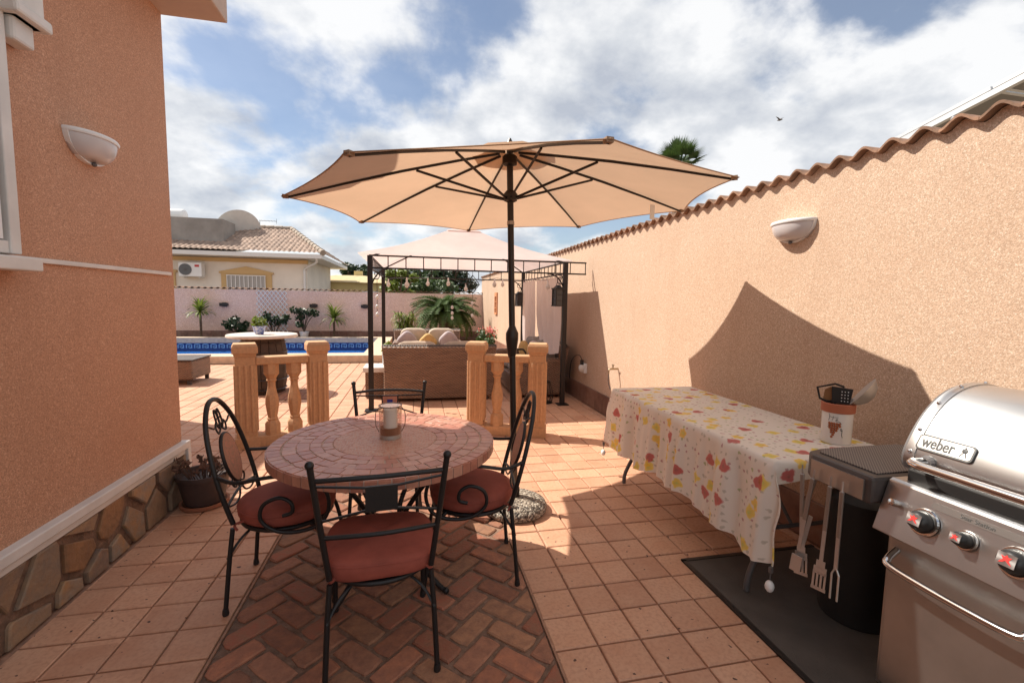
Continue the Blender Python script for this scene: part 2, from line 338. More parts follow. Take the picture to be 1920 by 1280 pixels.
# herringbone brick inlay
inl=tag(B().quad((SX0,.4,-.011),(SX1,.4,-.011),(SX1,SY1,-.011),(SX0,SY1,-.011)).build('brick_inlay',BMORT),kind='structure')
bw=.113; R45=Matrix.Rotation(PI/4,2)
for a in range(-60,60):
    for b_ in range(-60,60):
        d=(a-b_)%4
        if d not in(0,3): continue
        w,h=(2*bw,bw) if d==0 else (bw,2*bw); g=.009
        e=rnd(-.002,.002); q=[(a*bw+g,b_*bw+g+e),(a*bw+w-g,b_*bw+g-e),(a*bw+w-g-e,b_*bw+h-g),(a*bw+g+e,b_*bw+h-g)]
        q=sum([[q[i],((q[i][0]*2+q[(i+1)%4][0])/3+rnd(-.003,.003),(q[i][1]*2+q[(i+1)%4][1])/3+rnd(-.003,.003)),((q[i][0]+q[(i+1)%4][0]*2)/3+rnd(-.003,.003),(q[i][1]+q[(i+1)%4][1]*2)/3+rnd(-.003,.003))] for i in range(4)],[])
        cx0=sum(p[0] for p in q)/12; cy0=sum(p[1] for p in q)/12; q=[(p[0]+(cx0-p[0])*.05,p[1]+(cy0-p[1])*.05) if i%3==0 else p for i,p in enumerate(q)]
        q=[tuple(R45@V(p)) for p in q]; q=[(x-.11,y+2.1) for x,y in q]
        q=cliprect(q,SX0+.01,SX1-.01,.9,SY1-.01)
        if len(q)>2 and area(q)>.0012:
            z=rnd(-.0045,.0025); B().prism(q,-.0108,z,ins=.009).build('brick',random.choice(BRICKS),inl)
# strip edging lines
for x in(SX0,SX1): B().box((x,2.1,-.004),(.009,3.4,.01)).build('edging',MORT,inl)
# ---- pool ----
pool=tag(B().quad((PX0,PY0,-.9),(PX1,PY0,-.9),(PX1,PY1,-.9),(PX0,PY1,-.9)).build('pool',M('pool_tile_blue',(.03,.13,.42),.3,noise=(3,.3))),kind='structure')
PB=MATS['pool_tile_blue']
wl=B()
for p,q in(((PX0,PY0),(PX1,PY0)),((PX1,PY0),(PX1,PY1)),((PX1,PY1),(PX0,PY1)),((PX0,PY1),(PX0,PY0))): wl.quad((*p,-.9),(*q,-.9),(*q,.16),(*p,.16))
wl.build('basin_wall',PB,pool)
STN=M('pool_coping',(.66,.50,.36),.8,noise=(12,.25),bump=(90,.3,.003)); 
cp=B(); cz=.085
for x0,x1,y0,y1 in((PX0-.45,PX1+.42,PY0-.5,PY0+.03),(PX0-.45,PX1+.42,PY1-.03,PY1+.3),(PX1-.03,PX1+.42,PY0+.03,PY1-.03)): cp.box(((x0+x1)/2,(y0+y1)/2,cz+.0),(x1-x0,y1-y0,.17))
cp.build('coping',STN,pool,bev=.012)
key=B(); ky=PY1-.012; kz=-.02; u=.028
KEYM=M('greek_key_pale',(.22,.42,.66),.3); B().box((PX0/2+PX1/2,PY1-.004,-.09),(PX1-PX0,.008,.3)).build('key_band',M('greek_key_navy',(.012,.05,.22),.3),pool)
x=PX0
while x<PX1-.2:
    for bx,bz,w,h in((0,-5*u,u,5*u),(0,-u,6*u,u),(5*u,-5*u,u,5*u),(2*u,-5*u,3*u,u),(2*u,-5*u,u,3*u),(2*u,-3*u,2*u,u)): key.box((x+bx+w/2,ky,kz+bz+h/2),(w,.006,h))
    x+=8*u
key.build('key_pattern',KEYM,pool)
wm=bpy.data.materials.new('pool_water'); wm.use_nodes=True; n=NT(wm.node_tree)
b=n.n('ShaderNodeBsdfPrincipled',in_Roughness=.04,in_Base_Color=C(.03,.16,.5)); nz=n.n('ShaderNodeTexNoise',in_Vector=n.n('ShaderNodeNewGeometry').outputs[0],in_Scale=5.,in_Detail=3.)
n.put(b,'Normal',n.n('ShaderNodeBump',in_Strength=.12,in_Distance=.05,in_Height=nz.outputs[0])); n.n('ShaderNodeOutputMaterial',i0=b)
tag(B().quad((PX0,PY0,-.24),(PX1,PY0,-.24),(PX1,PY1,-.24),(PX0,PY1,-.24)).build('water',wm,pool))
bed=tag(B().box((-3.7,16.18,.03),(12.2,.6,.12)).build('planting_bed',M('soil',(.14,.085,.06),.95,noise=(20,.5),bump=(40,.8,.02))),kind='structure')
# ================= WALLS =================
def coping(parent,along,n,p0,P,z,mid,half,ax):
    b=B(); prof=[]
    for i in range(13):
        t=i/12; prof.append((t*P*1.04,.021*math.sin(2*PI*t-PI*.5)))
    for sgn,hh in((1,half),):
        vs=[];N=len(prof)
        for s_ in(-hh,hh):
            for th in(0,.013):
                for a,h in prof: vs.append((s_,a,h+th) if ax=='X' else (a,s_,h+th))
        fs=[]
        for k in range(N-1):
            fs+=[(k,k+1,2*N+k+1,2*N+k),(N+k,3*N+k,3*N+k+1,N+k+1),(k,N+k,N+k+1,k+1),(2*N+k,2*N+k+1,3*N+k+1,3*N+k)]
        fs+=[(0,2*N,3*N,N),(N-1,2*N-1,4*N-1,3*N-1)]
        b.add(vs,fs)
    me=b.mesh('coping_tile',CLAY,50)
    for i in range(n):
        o=meshobj('coping_tile',me,parent,(mid,p0+i*P,z+rnd(-.003,.003)) if ax=='X' else (p0+i*P,mid,z+rnd(-.003,.003))); o.rotation_euler=(0,0,rnd(-.015,.015))
SKIRT=[M('skirt_marble_%d'%i,c,.35,noise=(9,.6,6.),col2=c2,rnd=.2,pos=True) for i,(c,c2) in enumerate([((.22,.10,.07),(.30,.19,.14)),((.17,.075,.055),(.26,.15,.11)),((.28,.15,.11),(.14,.07,.05))])]
gw=thing('garden_wall','tall peach stucco wall with clay tile coping on the right','wall',(WX,8,0))
B().box((.11,0,1.125),(.22,17.4,2.25)).build('wall_body',ST_R,gw)
# stucco infill under wavy tiles
wv=B(); P1=.148
for i in range(114):
    y0=-8.2+i*P1
    wv.add([(.0,y0+P1*t/8,2.25+(.02 if e else 0)*0+ (0 if e==0 else .027+.021*math.sin(2*PI*t/8-PI*.5))) for e in(0,1) for t in range(9)],[(k,k+9,k+10,k+1) for k in range(8)])
wv.build('tile_bedding',ST_R,gw)
coping(gw,'Y',114,-8.2,P1,2.282,.09,.13,'X')
for i in range(56):
    B().box((-.012,-7.25+i*.285,.125),(.024,.281,.25)).build('skirting_tile',random.choice(SKIRT),gw)
bw_=thing('garden_wall','low rose stucco wall with wavy coping behind the pool','wall',(0,YB,0))
B().box((-3.8,.1,.83),(12.6,.2,1.66)).build('wall_body',ST_B,bw_)
coping(bw_,'X',68,-10.0,.184,1.70,.1,.13,'Y')
for i in range(41): B().box((-9.9+i*.3,-.012,.16),(.296,.024,.32)).build('skirting_tile',random.choice(SKIRT),bw_)
# ================= LEFT HOUSE =================
hs=thing('house','terracotta stucco house corner with white ledge and stone plinth','house',(HX,3.6,0))
B().box((-2.5,-2.6,1.66),(5,5.2,3.3)).build('wall',ST_L,hs)
SOF=M('soffit_paint',(.55,.42,.35),.8,noise=(5,.15))
B().box((-2.3,-2.6,3.43),(5.38,5.26,.26)).build('eave',SOF,hs,bev=.01)
B().box((-2.3,-2.6,3.62),(5.5,5.35,.12)).build('roof_edge',CLAY,hs)
wing=B().box((-4.75,2.0,1.65),(5,2.0,3.3)); wing.box((-4.75,1.98,3.36),(5.2,2.2,.12)); wing.build('wing_wall',ST_L,hs)
B().box((.018,-2.45,.385),(.06,4.9+.06,.05)).build('ledge',WHITE,hs,bev=.006)
B().box((.010,-2.45,.34),(.035,4.94,.04)).build('ledge_lip',WHITE,hs,bev=.004)
B().box((.018,.008,.17),(.06,.045,.38)).build('corner_trim',WHITE,hs,bev=.004)
B().box((.004,-1.26,1.592),(.02,2.42,.022)).build('string_course',WHITE,hs,bev=.003)
B().box((.001,-1.3,.16),(.02,2.6,.32)).build('plinth_mortar',M('plinth_mortar',(.25,.15,.10),.95,noise=(20,.5),bump=(60,.8,.01),pos=True),hs)
SL=[M('plinth_stone_%d'%i,c,.7,noise=(11,.5,6.),col2=c2,bump=(28,.7,.012),rnd=.15,pos=True) for i,(c,c2) in enumerate([((.24,.18,.135),(.34,.21,.12)),((.36,.18,.08),(.22,.12,.065)),((.29,.19,.115),(.19,.13,.09)),((.19,.135,.105),(.30,.18,.10)),((.25,.22,.19),(.38,.21,.095))])]
seeds=[]
while len(seeds)<26:
    p=(rnd(-2.55,-.03),rnd(.0,.33))
    if all(math.hypot((p[0]-q[0])*.8,p[1]-q[1])>.135 for q in seeds): seeds.append(p)
    elif random.random()<.002: break
for i,p in enumerate(seeds):
    poly=[(-2.6,.0),(-.02,.0),(-.02,.318),(-2.6,.318)]
    for q in seeds:
        if q is p: continue
        a,b_=q[0]-p[0],q[1]-p[1]; l=math.hypot(a,b_); c_=(a*(p[0]+q[0])+b_*(p[1]+q[1]))/2; poly=clip(poly,a/l,b_/l,c_/l-.017-.012*((i*7)%3)/2)
        if not poly: break
    if len(poly)>2: B().prism([(y,z) for y,z in poly],.008,.026+rnd(0,.012),ins=.008,ax=lambda a,b_,h:(h,a,b_)).build('stone',SL[i%5],hs)
# window at the left edge
wn=B(); y1=-1.31
for c,d in(((.02,y1-.03,2.1),(.06,.052,.99)),((.018,-1.95,1.63),(.05,1.17,.05)),((.018,-1.95,2.57),(.05,1.17,.05))): wn.box(c,d)
wo=wn.build('window',WHITE,hs,bev=.004)
B().box((.01,-1.95,2.1),(.012,1.16,.94)).build('pane',M('window_glass',(.10,.11,.12),.08),wo)
B().box((.028,-1.415,2.1),(.03,.05,.88)).build('frame',WHITEP,wo); B().box((.05,-1.89,1.565),(.11,1.2,.055)).build('sill',WHITE,wo,bev=.006)
cb=B().box((.05,-1.25,2.70),(.10,.15,.30)); cb.box((.035,-1.25,2.51),(.07,.11,.1)); cb.box((.055,-1.25,2.575),(.12,.19,.05)); cb.build('corbel',WHITE,hs,bev=.012)
# wall lamps
def wall_lamp(loc,rz,label):
    t=thing('wall_lamp',label,'wall lamp',loc,rz,'half-moon wall lamps')
    w,d,h=.155,.105,.115
    def sh(u,v,k=1.):
        a=PI*u; r=math.sqrt(max(0,1-(1-v)**2.2))
        return (-w*k*math.cos(a)*(.30+.70*r) if v>0 else -w*k*.3*math.cos(a), d*k*math.sin(a)*(.25+.75*r), -h+h*v)
    b=B().grid(lambda u,v:sh(u,v),20,8); b.build('glass_bowl',M('lamp_glass',(.58,.54,.54),.25),t,smooth=60,solid=.004)
    rim=B(); rim.tube([(-w*1.02*math.cos(PI*i/24),d*1.02*math.sin(PI*i/24),.0) for i in range(25)],.012,6); rim.build('rim',WHITEP,t,smooth=60)
    B().prism([(-w*math.cos(PI*i/24),d*math.sin(PI*i/24)) for i in range(25)],-.004,.006).build('top_cover',WHITEP,t)
    B().prism([(-w*1.06*math.cos(PI*i/20),-(h+.015)*math.sin(PI*i/20)) for i in range(21)],0,.022,ax=lambda a,b_,q:(a,q,b_)).build('back_plate',WHITEP,t)
    B().ball((0,.03,-h-.012),.012,8).build('knob',GREYP,t); return t
wall_lamp((HX,2.80,2.235),-PI/2,'white half-moon wall lamp on the shaded house wall')
wall_lamp((WX,2.56,1.985),PI/2,'white half-moon wall lamp on the sunlit garden wall')
# ================= NEIGHBOUR HOUSE =================
NY=22.; nb=thing('house','cream bungalow with hipped clay roof beyond the pool wall','house',(-9,NY,0))
CREAM=M('cream_render',(.86,.79,.70),.85,noise=(1.2,.12),bump=(60,.2,.004),pos=True); OCH=M('ochre_trim',(.62,.42,.20),.8); CONC=M('grey_render',(.34,.31,.28),.9,noise=(1.5,.3),pos=True)
B().box((-.525,2.9,1.5),(9.65,5.8,3.2)).build('wall',CREAM,nb)
B().box((-.525,-.02,3.0),(9.75,.1,.16)).build('cornice',OCH,nb)
B().box((-.3,2.9,3.2),(10.8,7.6,.17)).build('fascia',M('fascia_white',(.72,.70,.68),.6),nb)
# hip roof in corrugated clay tiles
ez=3.30; e0,e1=-5.7,5.15; yf=-.9; RY=2.9; RZ=4.78; rx=3.0
def roofz(y): return ez+(RZ-ez)*(y-yf)/(RY-yf)
def frn(u,v):
    y=yf+(RY-yf)*v; xr=e1+(rx-e1)*v; x=e0+(xr-e0)*u
    row=(v*11)%1
    return (x,y,roofz(y)+.05*abs(math.sin(x*PI/.2))-.04*row+.04)
rf=B().grid(frn,240,44)
def rgt(u,v):
    x=e1+(rx-e1)*v; y0=yf+(RY-yf)*v; y1=6.7+(RY-6.7)*v; y=y0+(y1-y0)*u
    return (x,y,ez+(RZ-ez)*v+.05*abs(math.sin(y*PI/.2))-.04*((v*11)%1)+.04)
rf.grid(rgt,120,44)
RT=M('roof_clay',(.46,.32,.24),.85,noise=(3.5,.55,6.),col2=(.20,.14,.11),pos=True)
ro=tag(rf.build('roof',RT,nb),kind='stuff')
hp=B()
for i in range(12):
    a=V((e1,yf,ez+.06)).lerp(V((rx,RY,RZ+.06)),i/12); c=V((e1,yf,ez+.06)).lerp(V((rx,RY,RZ+.06)),(i+1.12)/12); hp.tube([a,c],[.13,.10],8)
for i in range(9):
    a=V((rx-i*.4,RY,RZ+.06)); hp.tube([a,a-V((.44,0,0))],[.12,.10],8)
hp.build('ridge_tiles',M('ridge_clay',(.42,.34,.27),.85,noise=(6,.4)),ro,smooth=60)
B().box((-2.75,.9,4.0),(7.3,1.4,1.5)).build('parapet',CONC,nb)
def nwin(cx,w,t):
    o=B().box((cx,-.03,2.0),(w+.5,.08,1.0)).prism([(cx-w/2-.32,2.42),(cx+w/2+.32,2.42),(cx+w/2+.32,2.5),(cx,2.74),(cx-w/2-.32,2.5)],-.1,.0,ax=lambda a,b_,h:(a,h,b_)).build('window',OCH,t)
    B().box((cx,-.085,1.9),(w,.03,.86)).build('pane',M('shade_white',(.42,.40,.38),.5),o)
    g=B(); 
    for k in range(10): g.box((cx-w/2+w*k/9,-.13,1.9),(.03,.03,.86))
    g.box((cx,-.13,2.34),(w+.05,.035,.04)); g.build('bars',WHITEP,o)
nwin(1.85,1.5,nb); nwin(-1.9,1.5,nb)
dp=B().tube(cr([(4.85,-.85,3.12),(4.8,-.6,2.95),(4.25,-.1,2.7),(4.2,-.07,2.4),(4.2,-.07,0.)],5),.05,8); dp.build('downpipe',WHITEP,nb,smooth=60)
ac=thing('air_conditioner','white air conditioner unit on the cream bungalow wall','air conditioner',(-9.15,NY-.32,2.22))
B().box((0,0,.3),(.86,.34,.58)).build('casing',WHITEP,ac,bev=.02); B().lathe([(.235,-.02),(.235,.02)],28).build('fan_grille',M('fan_dark',(.12,.12,.125),.5),ac).rotation_euler=(PI/2,0,0)
ac.children[-1].location=(-.17,-.175,.3); h=B().lathe([(.05,-.03),(.05,.03)],14).build('fan_hub',GREYP,ac); h.rotation_euler=(PI/2,0,0); h.location=(-.17,-.19,.3)
B().box((.26,-.175,.46),(.16,.01,.09)).build('badge',M('badge_red',(.5,.03,.03),.5),ac); 
for s_ in(-.3,.3): B().box((s_,.12,-.02),(.04,.4,.05)).build('bracket',WHITEP,ac)
dish=thing('satellite_dish','large off-white satellite dish behind the grey parapet','satellite dish',(-8.35,24.3,4.6))
DM=M('dish_white',(.66,.64,.6),.5,noise=(3,.12))
d=B().lathe([(.001,0),(.3,.03),(.6,.12),(.85,.25),(1.0,.36),(1.01,.37)],36).build('reflector',DM,dish,smooth=60,solid=.02); d.rotation_euler=(math.radians(112),0,math.radians(38)); d.location=(0,.1,.05)
B().tube([(0,.2,-.6),(0,.2,.1)],.05).build('mast',GREYP,dish); B().box((.05,-.05,.72),(.22,.1,.1)).build('receiver',M('lnb',(.12,.08,.07),.5),dish)
an=thing('antenna','thin rooftop aerial beside the satellite dish','antenna',(-7.35,24.6,4.6)); an_=B().tube([(0,0,0),(0,0,.55)],.012,6); an_.tube([(0,0,.52),(.75,0,.52)],.01,6); an_.build('mast',GREYP,an)
for i in range(5): B().tube([(.1+i*.15,-.14-.0*i,.52),(.1+i*.15,.14,.52)],.007,5).build('rod',GREYP,an)
B().tube([(.75,0,.40),(.75,0,.64)],.008,5).build('rod',GREYP,an)
tk=thing('water_tank','white horizontal water tank at the parapet, left of the dish','water tank',(-11.2,24.2,4.7)); b=B().lathe([(.001,-.8),(.2,-.8),(.28,-.76),(.3,-.7),(.3,.7),(.28,.76),(.2,.8),(.001,.8)],24).build('cylinder',WHITEP,tk,smooth=50); b.rotation_euler=(0,PI/2,0); b.location=(0.05,0,.4)
for s_ in(-.5,.5): B().box((s_,0,.06),(.1,.4,.14)).build('stand',GREYP,tk)
# far houses
def far_house(x,y,w,d,h,hr,wallm,roofm,label):
    t=thing('house',label,'house',(x,y,0)); B().box((0,0,h/2),(w,d,h)).build('wall',wallm,t)
    a,b_=w/2+.3,d/2+.3; B().add([(-a,-b_,h),(a,-b_,h),(a,b_,h),(-a,b_,h),(-a*.3,0,h+hr),(a*.3,0,h+hr)],[(0,1,5,4),(1,2,5),(2,3,4,5),(3,0,4),(3,2,1,0)]).build('roof',roofm,t)
    for k in(-.28,.28): o=B().box((k*w,-d/2-.02,h*.6),(.9,.06,.9)).build('window',WHITEP,t); B().box((k*w,-d/2-.055,h*.6),(.75,.02,.75)).build('pane',MATS['window_glass'],o)
    B().box((a*.15,.3,h+hr*.9),(.5,.5,.7)).build('chimney',wallm,t)
YEL=M('yellow_render',(.68,.55,.26),.85); 
far_house(-4.0,31,5.2,6,2.35,.55,YEL,M('roof_yellowish',(.60,.47,.26),.85,noise=(4,.3)),'yellow house beyond the cream bungalow')
far_house(-2.3,42,7,6,3.0,.6,M('far_white',(.7,.68,.66),.8),M('roof_pale',(.55,.44,.36),.9),'distant white house between the bungalow and the gazebo')
# ================= PLANTS =================
def blades(b,c,n,L,w,up0,up1,droop,seg=4):
    for i in range(n):
        a=rnd(0,2*PI); e=rnd(up0,up1); l=L*rnd(.75,1.1); pr=None; sd=V((-math.sin(a),math.cos(a),0))
        for k in range(seg+1):
            t=k/seg; ang=e-droop*t*t; p=V(c)+V((math.cos(a)*math.cos(ang),math.sin(a)*math.cos(ang),math.sin(ang)))*(l*t); ww=w*(1-t)**.6*(.6+.8*min(t*3,1)) if t<1 else .001
            cur=(p-sd*ww/2,p+sd*ww/2)
            if pr: b.quad(pr[0],pr[1],cur[1],cur[0])
            pr=cur
def leaves(b,c,r,n,s,sq=1.):
    for i in range(n):
        v=V((random.gauss(0,1),random.gauss(0,1),random.gauss(0,1))).normalized()*r*rnd(.45,1.)
        p=V(c)+V((v.x,v.y,v.z*sq)); a=V((rnd(-1,1),rnd(-1,1),rnd(-.4,1))).normalized(); t=a.orthogonal().normalized(); l=s*rnd(.6,1.3)
        b.add([p-t*l*.3,p+a*l*.6+t*0,p+t*l*.3,p-a*l*.6],[(0,1,2,3)])
def yucca(x,h,label):
    t=thing('yucca',label,'yucca',(x,16.1,.09)); B().tube(cr([(0,0,0),(.01,0,h*.4),(0,0,h)],3),[.035]*6+[.025],7).build('trunk',BARK,t,smooth=60)
    b=B(); blades(b,(0,0,h),60,.60,.06,-.25,1.5,.35); b.build('crown',LEAFY,t)
yucca(-6.62,.86,'yucca with long spiky leaves nearest the house wall'); yucca(-2.64,.66,'smaller yucca right of the trellis')
def shrub(x,y,z,w,h,lm,label,cl=9,seed=1,nm='shrub',ls=.11):
    random.seed(seed); t=thing(nm,label,'shrub',(x,y,z)); st=B(); b=B()
    for i in range(cl):
        p=V((rnd(-w,w),rnd(-.22,.22),h*rnd(.35,1.))); st.tube(cr([(0,0,0),(p.x*.4,p.y*.4,p.z*.55),p],3),.014,5); leaves(b,p,.15,46,ls,.8)
    st.build('stem',BARK,t); b.build('foliage',lm,t); return t
shrub(-5.6,16.05,.09,.32,.62,LEAFD,'dark rounded shrub left of the trellis',9,3); shrub(-4.5,16.1,.09,.42,1.05,LEAFD,'dark upright shrub growing on the white trellis',8,4); shrub(-3.55,16.0,.3,.36,.72,LEAFD,'sparse dark shrub in a white pot by the pool',8,5)
pt=thing('plant_pot','white pot under the sparse dark shrub','pot',(-3.55,16.0,.09)); B().lathe([(.10,0),(.15,.22),(.165,.24),(.15,.24),(.13,.2)],20).build('pot',WHITEP,pt,smooth=40)
bs=thing('bamboo_bush','yellow-green leafy bush left of the cycad','bush',(-.28,13.2,0)); b=B(); st=B()
for i in range(16):
    a=(rnd(-.28,.28),rnd(-.25,.25)); hh=rnd(.7,1.12); st.tube([(a[0]*.4,a[1]*.4,0),(*a,hh)],.01,5)
    for k in range(6): blades(b,(a[0]*(k+3)/9,a[1]*(k+3)/9,hh*(k+3)/9),7,.26,.035,-.2,1.2,.8,3)
st.build('stem',BARK,bs); b.build('foliage',LEAFY,bs)
cy=thing('cycad','large dark green cycad palm against the back wall','cycad palm',(1.0,14.9,0))
B().lathe([(.22,0),(.24,.2),(.22,.5),(.23,.75),(.15,.95)],14).build('trunk',M('cycad_trunk',(.13,.08,.055),.95,noise=(14,.6),bump=(26,1.,.03)),cy,smooth=60)
b=B()
for i in range(130):
    a=i*2.39996; e=rnd(-.1,1.35); L=rnd(1.0,1.25); pr=[]
    for k in range(13):
        t=k/12; an_=e-.72*t*t; pr.append(V((0,0,.92))+V((math.cos(a)*math.cos(an_),math.sin(a)*math.cos(an_),math.sin(an_)*.9))*(L*t))
    b.tube(pr[::3],.008,4); sd=V((-math.sin(a),math.cos(a),0))
    for k in range(2,13):
        for s_ in(-1,1):
            for q in(0,.5):
                p=pr[k-1].lerp(pr[k],q); d=(pr[k]-pr[k-1]).normalized(); l=.24*(1-abs(k/12-.45)*1.0); e2=p+(sd*s_*.8+d*.55+V((0,0,.22)))*l; w=d*.021; b.quad(p-w,p+w,e2+w*.3,e2-w*.3)
b.build('fronds',CYC,cy)
fp=thing('plant_pot','white pot under the pink flowering plant by the wall','pot',(1.78,11.3,0)); B().lathe([(.13,0),(.2,.3),(.22,.33),(.2,.33),(.17,.28)],20).build('pot',M('pot_pale',(.62,.5,.45),.7),fp,smooth=40)
ft=shrub(1.78,11.3,.3,.22,.36,LEAF,'pink flowering plant beside the sunlit wall',10,8,'flowering_plant',.09); b=B()
for i in range(9): leaves(b,(rnd(-.22,.22),rnd(-.2,.2),rnd(.25,.5)),.11,16,.05)
b.build('blossom',M('pink_bloom',(.62,.16,.14),.6,trans=.3),ft); random.seed(21)
def tree(x,y,h,r,lm,label,n=26,ls=.3,cat='tree',sq=.7):
    t=thing('tree',label,cat,(x,y,0)); k=B(); b=B()
    k.tube(cr([(0,0,0),(.1,0,h*.4),(0,.1,h*.75)],3),[.2,.19,.17,.16,.14,.12,.1],8)
    for i in range(n):
        p=V((rnd(-r,r),rnd(-r,r)*.8,h-r*sq+rnd(-r,r)*sq)); k.tube([(0,.05,h*.5),p],[.06,.02],5); leaves(b,p,r*.36,200,ls,.8)
    k.build('trunk',BARK,t,smooth=60); b.build('crown',lm,t)
tree(.6,22.5,3.05,1.25,LEAF,'bright green tree just beyond the back wall',24,.16); tree(2.0,27,4.1,1.5,LEAFD,'dark green tree behind the bright green one',22,.2); tree(-.7,21,2.6,.7,LEAFY,'yellow-green bushy tree left of the bright green tree',14,.14)
tree(-3.9,33,4.0,1.2,LEAFD,'dark tree peeking out beside the bungalow roof',16,.2)
pl=thing('palm_tree','fan palm top rising above the garden wall','palm tree',(8.3,13.6,0)); B().tube([(0,0,0),(.05,0,3),(0,0,5.75)],[.22,.17,.16],10).build('trunk',BARK,pl,smooth=60)
b=B()
for i in range(34):
    a=rnd(0,2*PI); e=rnd(-.1,1.5); d=V((math.cos(a)*math.cos(e),math.sin(a)*math.cos(e),math.sin(e))); c=V((0,0,5.8))+d*.42; b.tube([(0,0,5.7),c],.014,4); sd=d.cross(V((0,0,1))).normalized() if abs(d.z)<.98 else V((1,0,0))
    for k in range(15):
        q=(k-7)/7*1.15; v=(d*math.cos(q)+sd*math.sin(q)).normalized(); l=.58*(1-.25*abs(q)); o=v.cross(d.cross(sd)).normalized()*.026; tip=c+v*l-V((0,0,.05*abs(q))); m_=c+v*l*.5; b.quad(c,m_+o,tip,m_-o)
b.build('fronds',LEAF,pl)
# trellis, wall lights
tr=thing('trellis','white diamond lattice trellis on the rose wall','trellis',(-4.63,YB-.035,.1)); W2,H2=.48,1.56
for i in range(-9,14):
    for s_ in(1,-1):
        pts=[]; x0=i*.13-.1
        a=(x0*1.-.0,0.); L=[]
        # line x = x0 + s*z*0.72
        z0,z1=0.,H2; xa,xb=x0 if s_>0 else -x0, None
        f=lambda z: (x0+z*.72-.5)*s_
        zs=[z for z in[k*.01 for k in range(0,157)] if abs(f(z))<=W2]
        if len(zs)>4: B().tube([(f(zs[0]),.004*s_,zs[0]),(f(zs[-1]),.004*s_,zs[-1])],.013,4).build('slat',WHITEP,tr)
for i,xx in enumerate((-6.06,-3.334,-1.681)):
    t=thing('wall_light',['small black up-down light nearest the house','small black up-down light right of the trellis','small black up-down light beside the gazebo post'][i],'wall light',(xx,YB,1.17),0,'black lights on the rose wall'); B().box((0,-.06,0),(.24,.1,.11)).build('body',BLACKP,t,bev=.008); B().box((0,-.01,0),(.12,.02,.14)).build('mount',BLACKP,t)
# solar array + bird
sp_=thing('solar_array','rack of solar panels above the garden wall','solar panels',(4.5,3.78,.06)); PAN=M('panel_back',(.30,.28,.26),.6)
AL=M('aluminium',(.7,.7,.7),.4,.8); sl=math.atan(.205)
for i in range(5):
    for j in range(2):
        y=-.42-i*.86; z=2.95+.205*.42+i*.86*.205; o=B().box((0,0,0),(1.62,.84,.02)).build('panel',PAN,sp_); o.location=(.85+j*1.66,y,z+.035); o.rotation_euler=(-sl,0,0)
        fr=B(); 
        for c,d in(((0,.42,0),(1.64,.025,.028)),((0,-.42,0),(1.64,.025,.028)),((-.81,0,0),(.025,.86,.028)),((.81,0,0),(.025,.86,.028))): fr.box(c,d)
        fr.build('frame',AL,o)
for xx in(.0,.9,1.9): o=B().box((0,0,0),(.045,4.5,.045)).build('rail',AL,sp_); o.location=(xx+.03,-2.15,2.95+.205*2.15-.02); o.rotation_euler=(-sl,0,0)
for y in(-.6,-2.4,-4.0):
    for xx in(.03,1.9): B().tube([(xx,y,0),(xx,y,2.93-y*.205)],.022,8).build('post',AL,sp_)
bd=thing('bird','small bird flying above the garden wall','bird',tuple(atY(1462,225,18))); k=B(); k.lathe([(.001,-.12),(.03,-.06),(.045,0),(.03,.07),(.001,.13)],8); o=k.build('body',M('bird_grey',(.12,.10,.09),.8),bd,smooth=60); o.rotation_euler=(PI/2,0,.6)
for s_ in(-1,1): B().add([(0,.04,.01),(s_*.1,.05,.09),(s_*.22,-.01,.12),(s_*.09,-.04,.07),(0,-.04,.01)],[(0,1,2,3,4)]).build('wing',MATS['bird_grey'],bd,solid=.006)
# wall fittings
fr=thing('wall_ornament','tall terracotta fretwork frame on the sunlit wall','ornament',(WX,13.55,1.03)); OR=M('terracotta',(.55,.24,.11),.8)
for c,d in(((-.02,-.16,.33),(.04,.05,.66)),((-.02,.16,.33),(.04,.05,.66)),((-.02,0,.03),(.04,.27,.06)),((-.02,0,.6),(.04,.27,.12)),((-.02,0,.2),(.03,.27,.02)),((-.02,0,.38),(.03,.27,.02))): B().box(c,d).build('bar',OR,fr)
tp=thing('garden_tap','brass garden tap on the wall behind the cloth table','tap',(WX,5.08,.65)); BR=M('brass',(.42,.33,.22),.35,.9)
k=B().tube([(0,0,0),(-.1,0,0)],.012,8); k.tube(cr([(-.09,0,0),(-.12,0,-.01),(-.125,0,-.06)],4),.010,8); k.build('spout',BR,tp,smooth=60); k=B().tube([(-.07,0,0),(-.07,0,.05)],.008,6); k.tube([(-.07,-.03,.05),(-.07,.03,.05)],.007,6); k.build('handle',BR,tp); B().tube(cr([(-.124,0,-.06),(-.12,.01,-.16),(-.1,-.01,-.25)],4),.006,6).build('drip_tube',GREYP,tp)
sk=thing('wall_bulb','glass bulb lamp in a black holder on the garden wall','bulb lamp',(WX,6.15,.50)); B().box((-.02,0,0),(.04,.12,.14)).build('mount',WHITEP,sk,bev=.006); B().tube([(-.06,0,.05),(-.06,0,.12)],.025,10).build('holder',BLACKP,sk); B().ball((-.06,0,-.0),.05,12,1.2).build('bulb',M('bulb_glass',(.7,.68,.65),.1),sk,smooth=60); B().tube(cr([(-.06,0,.12),(-.05,.14,.17),(-.03,.4,.12),(-.02,.6,-.05),(-.02,.62,-.5)],5),.006,6).build('cable',BLACKP,sk)
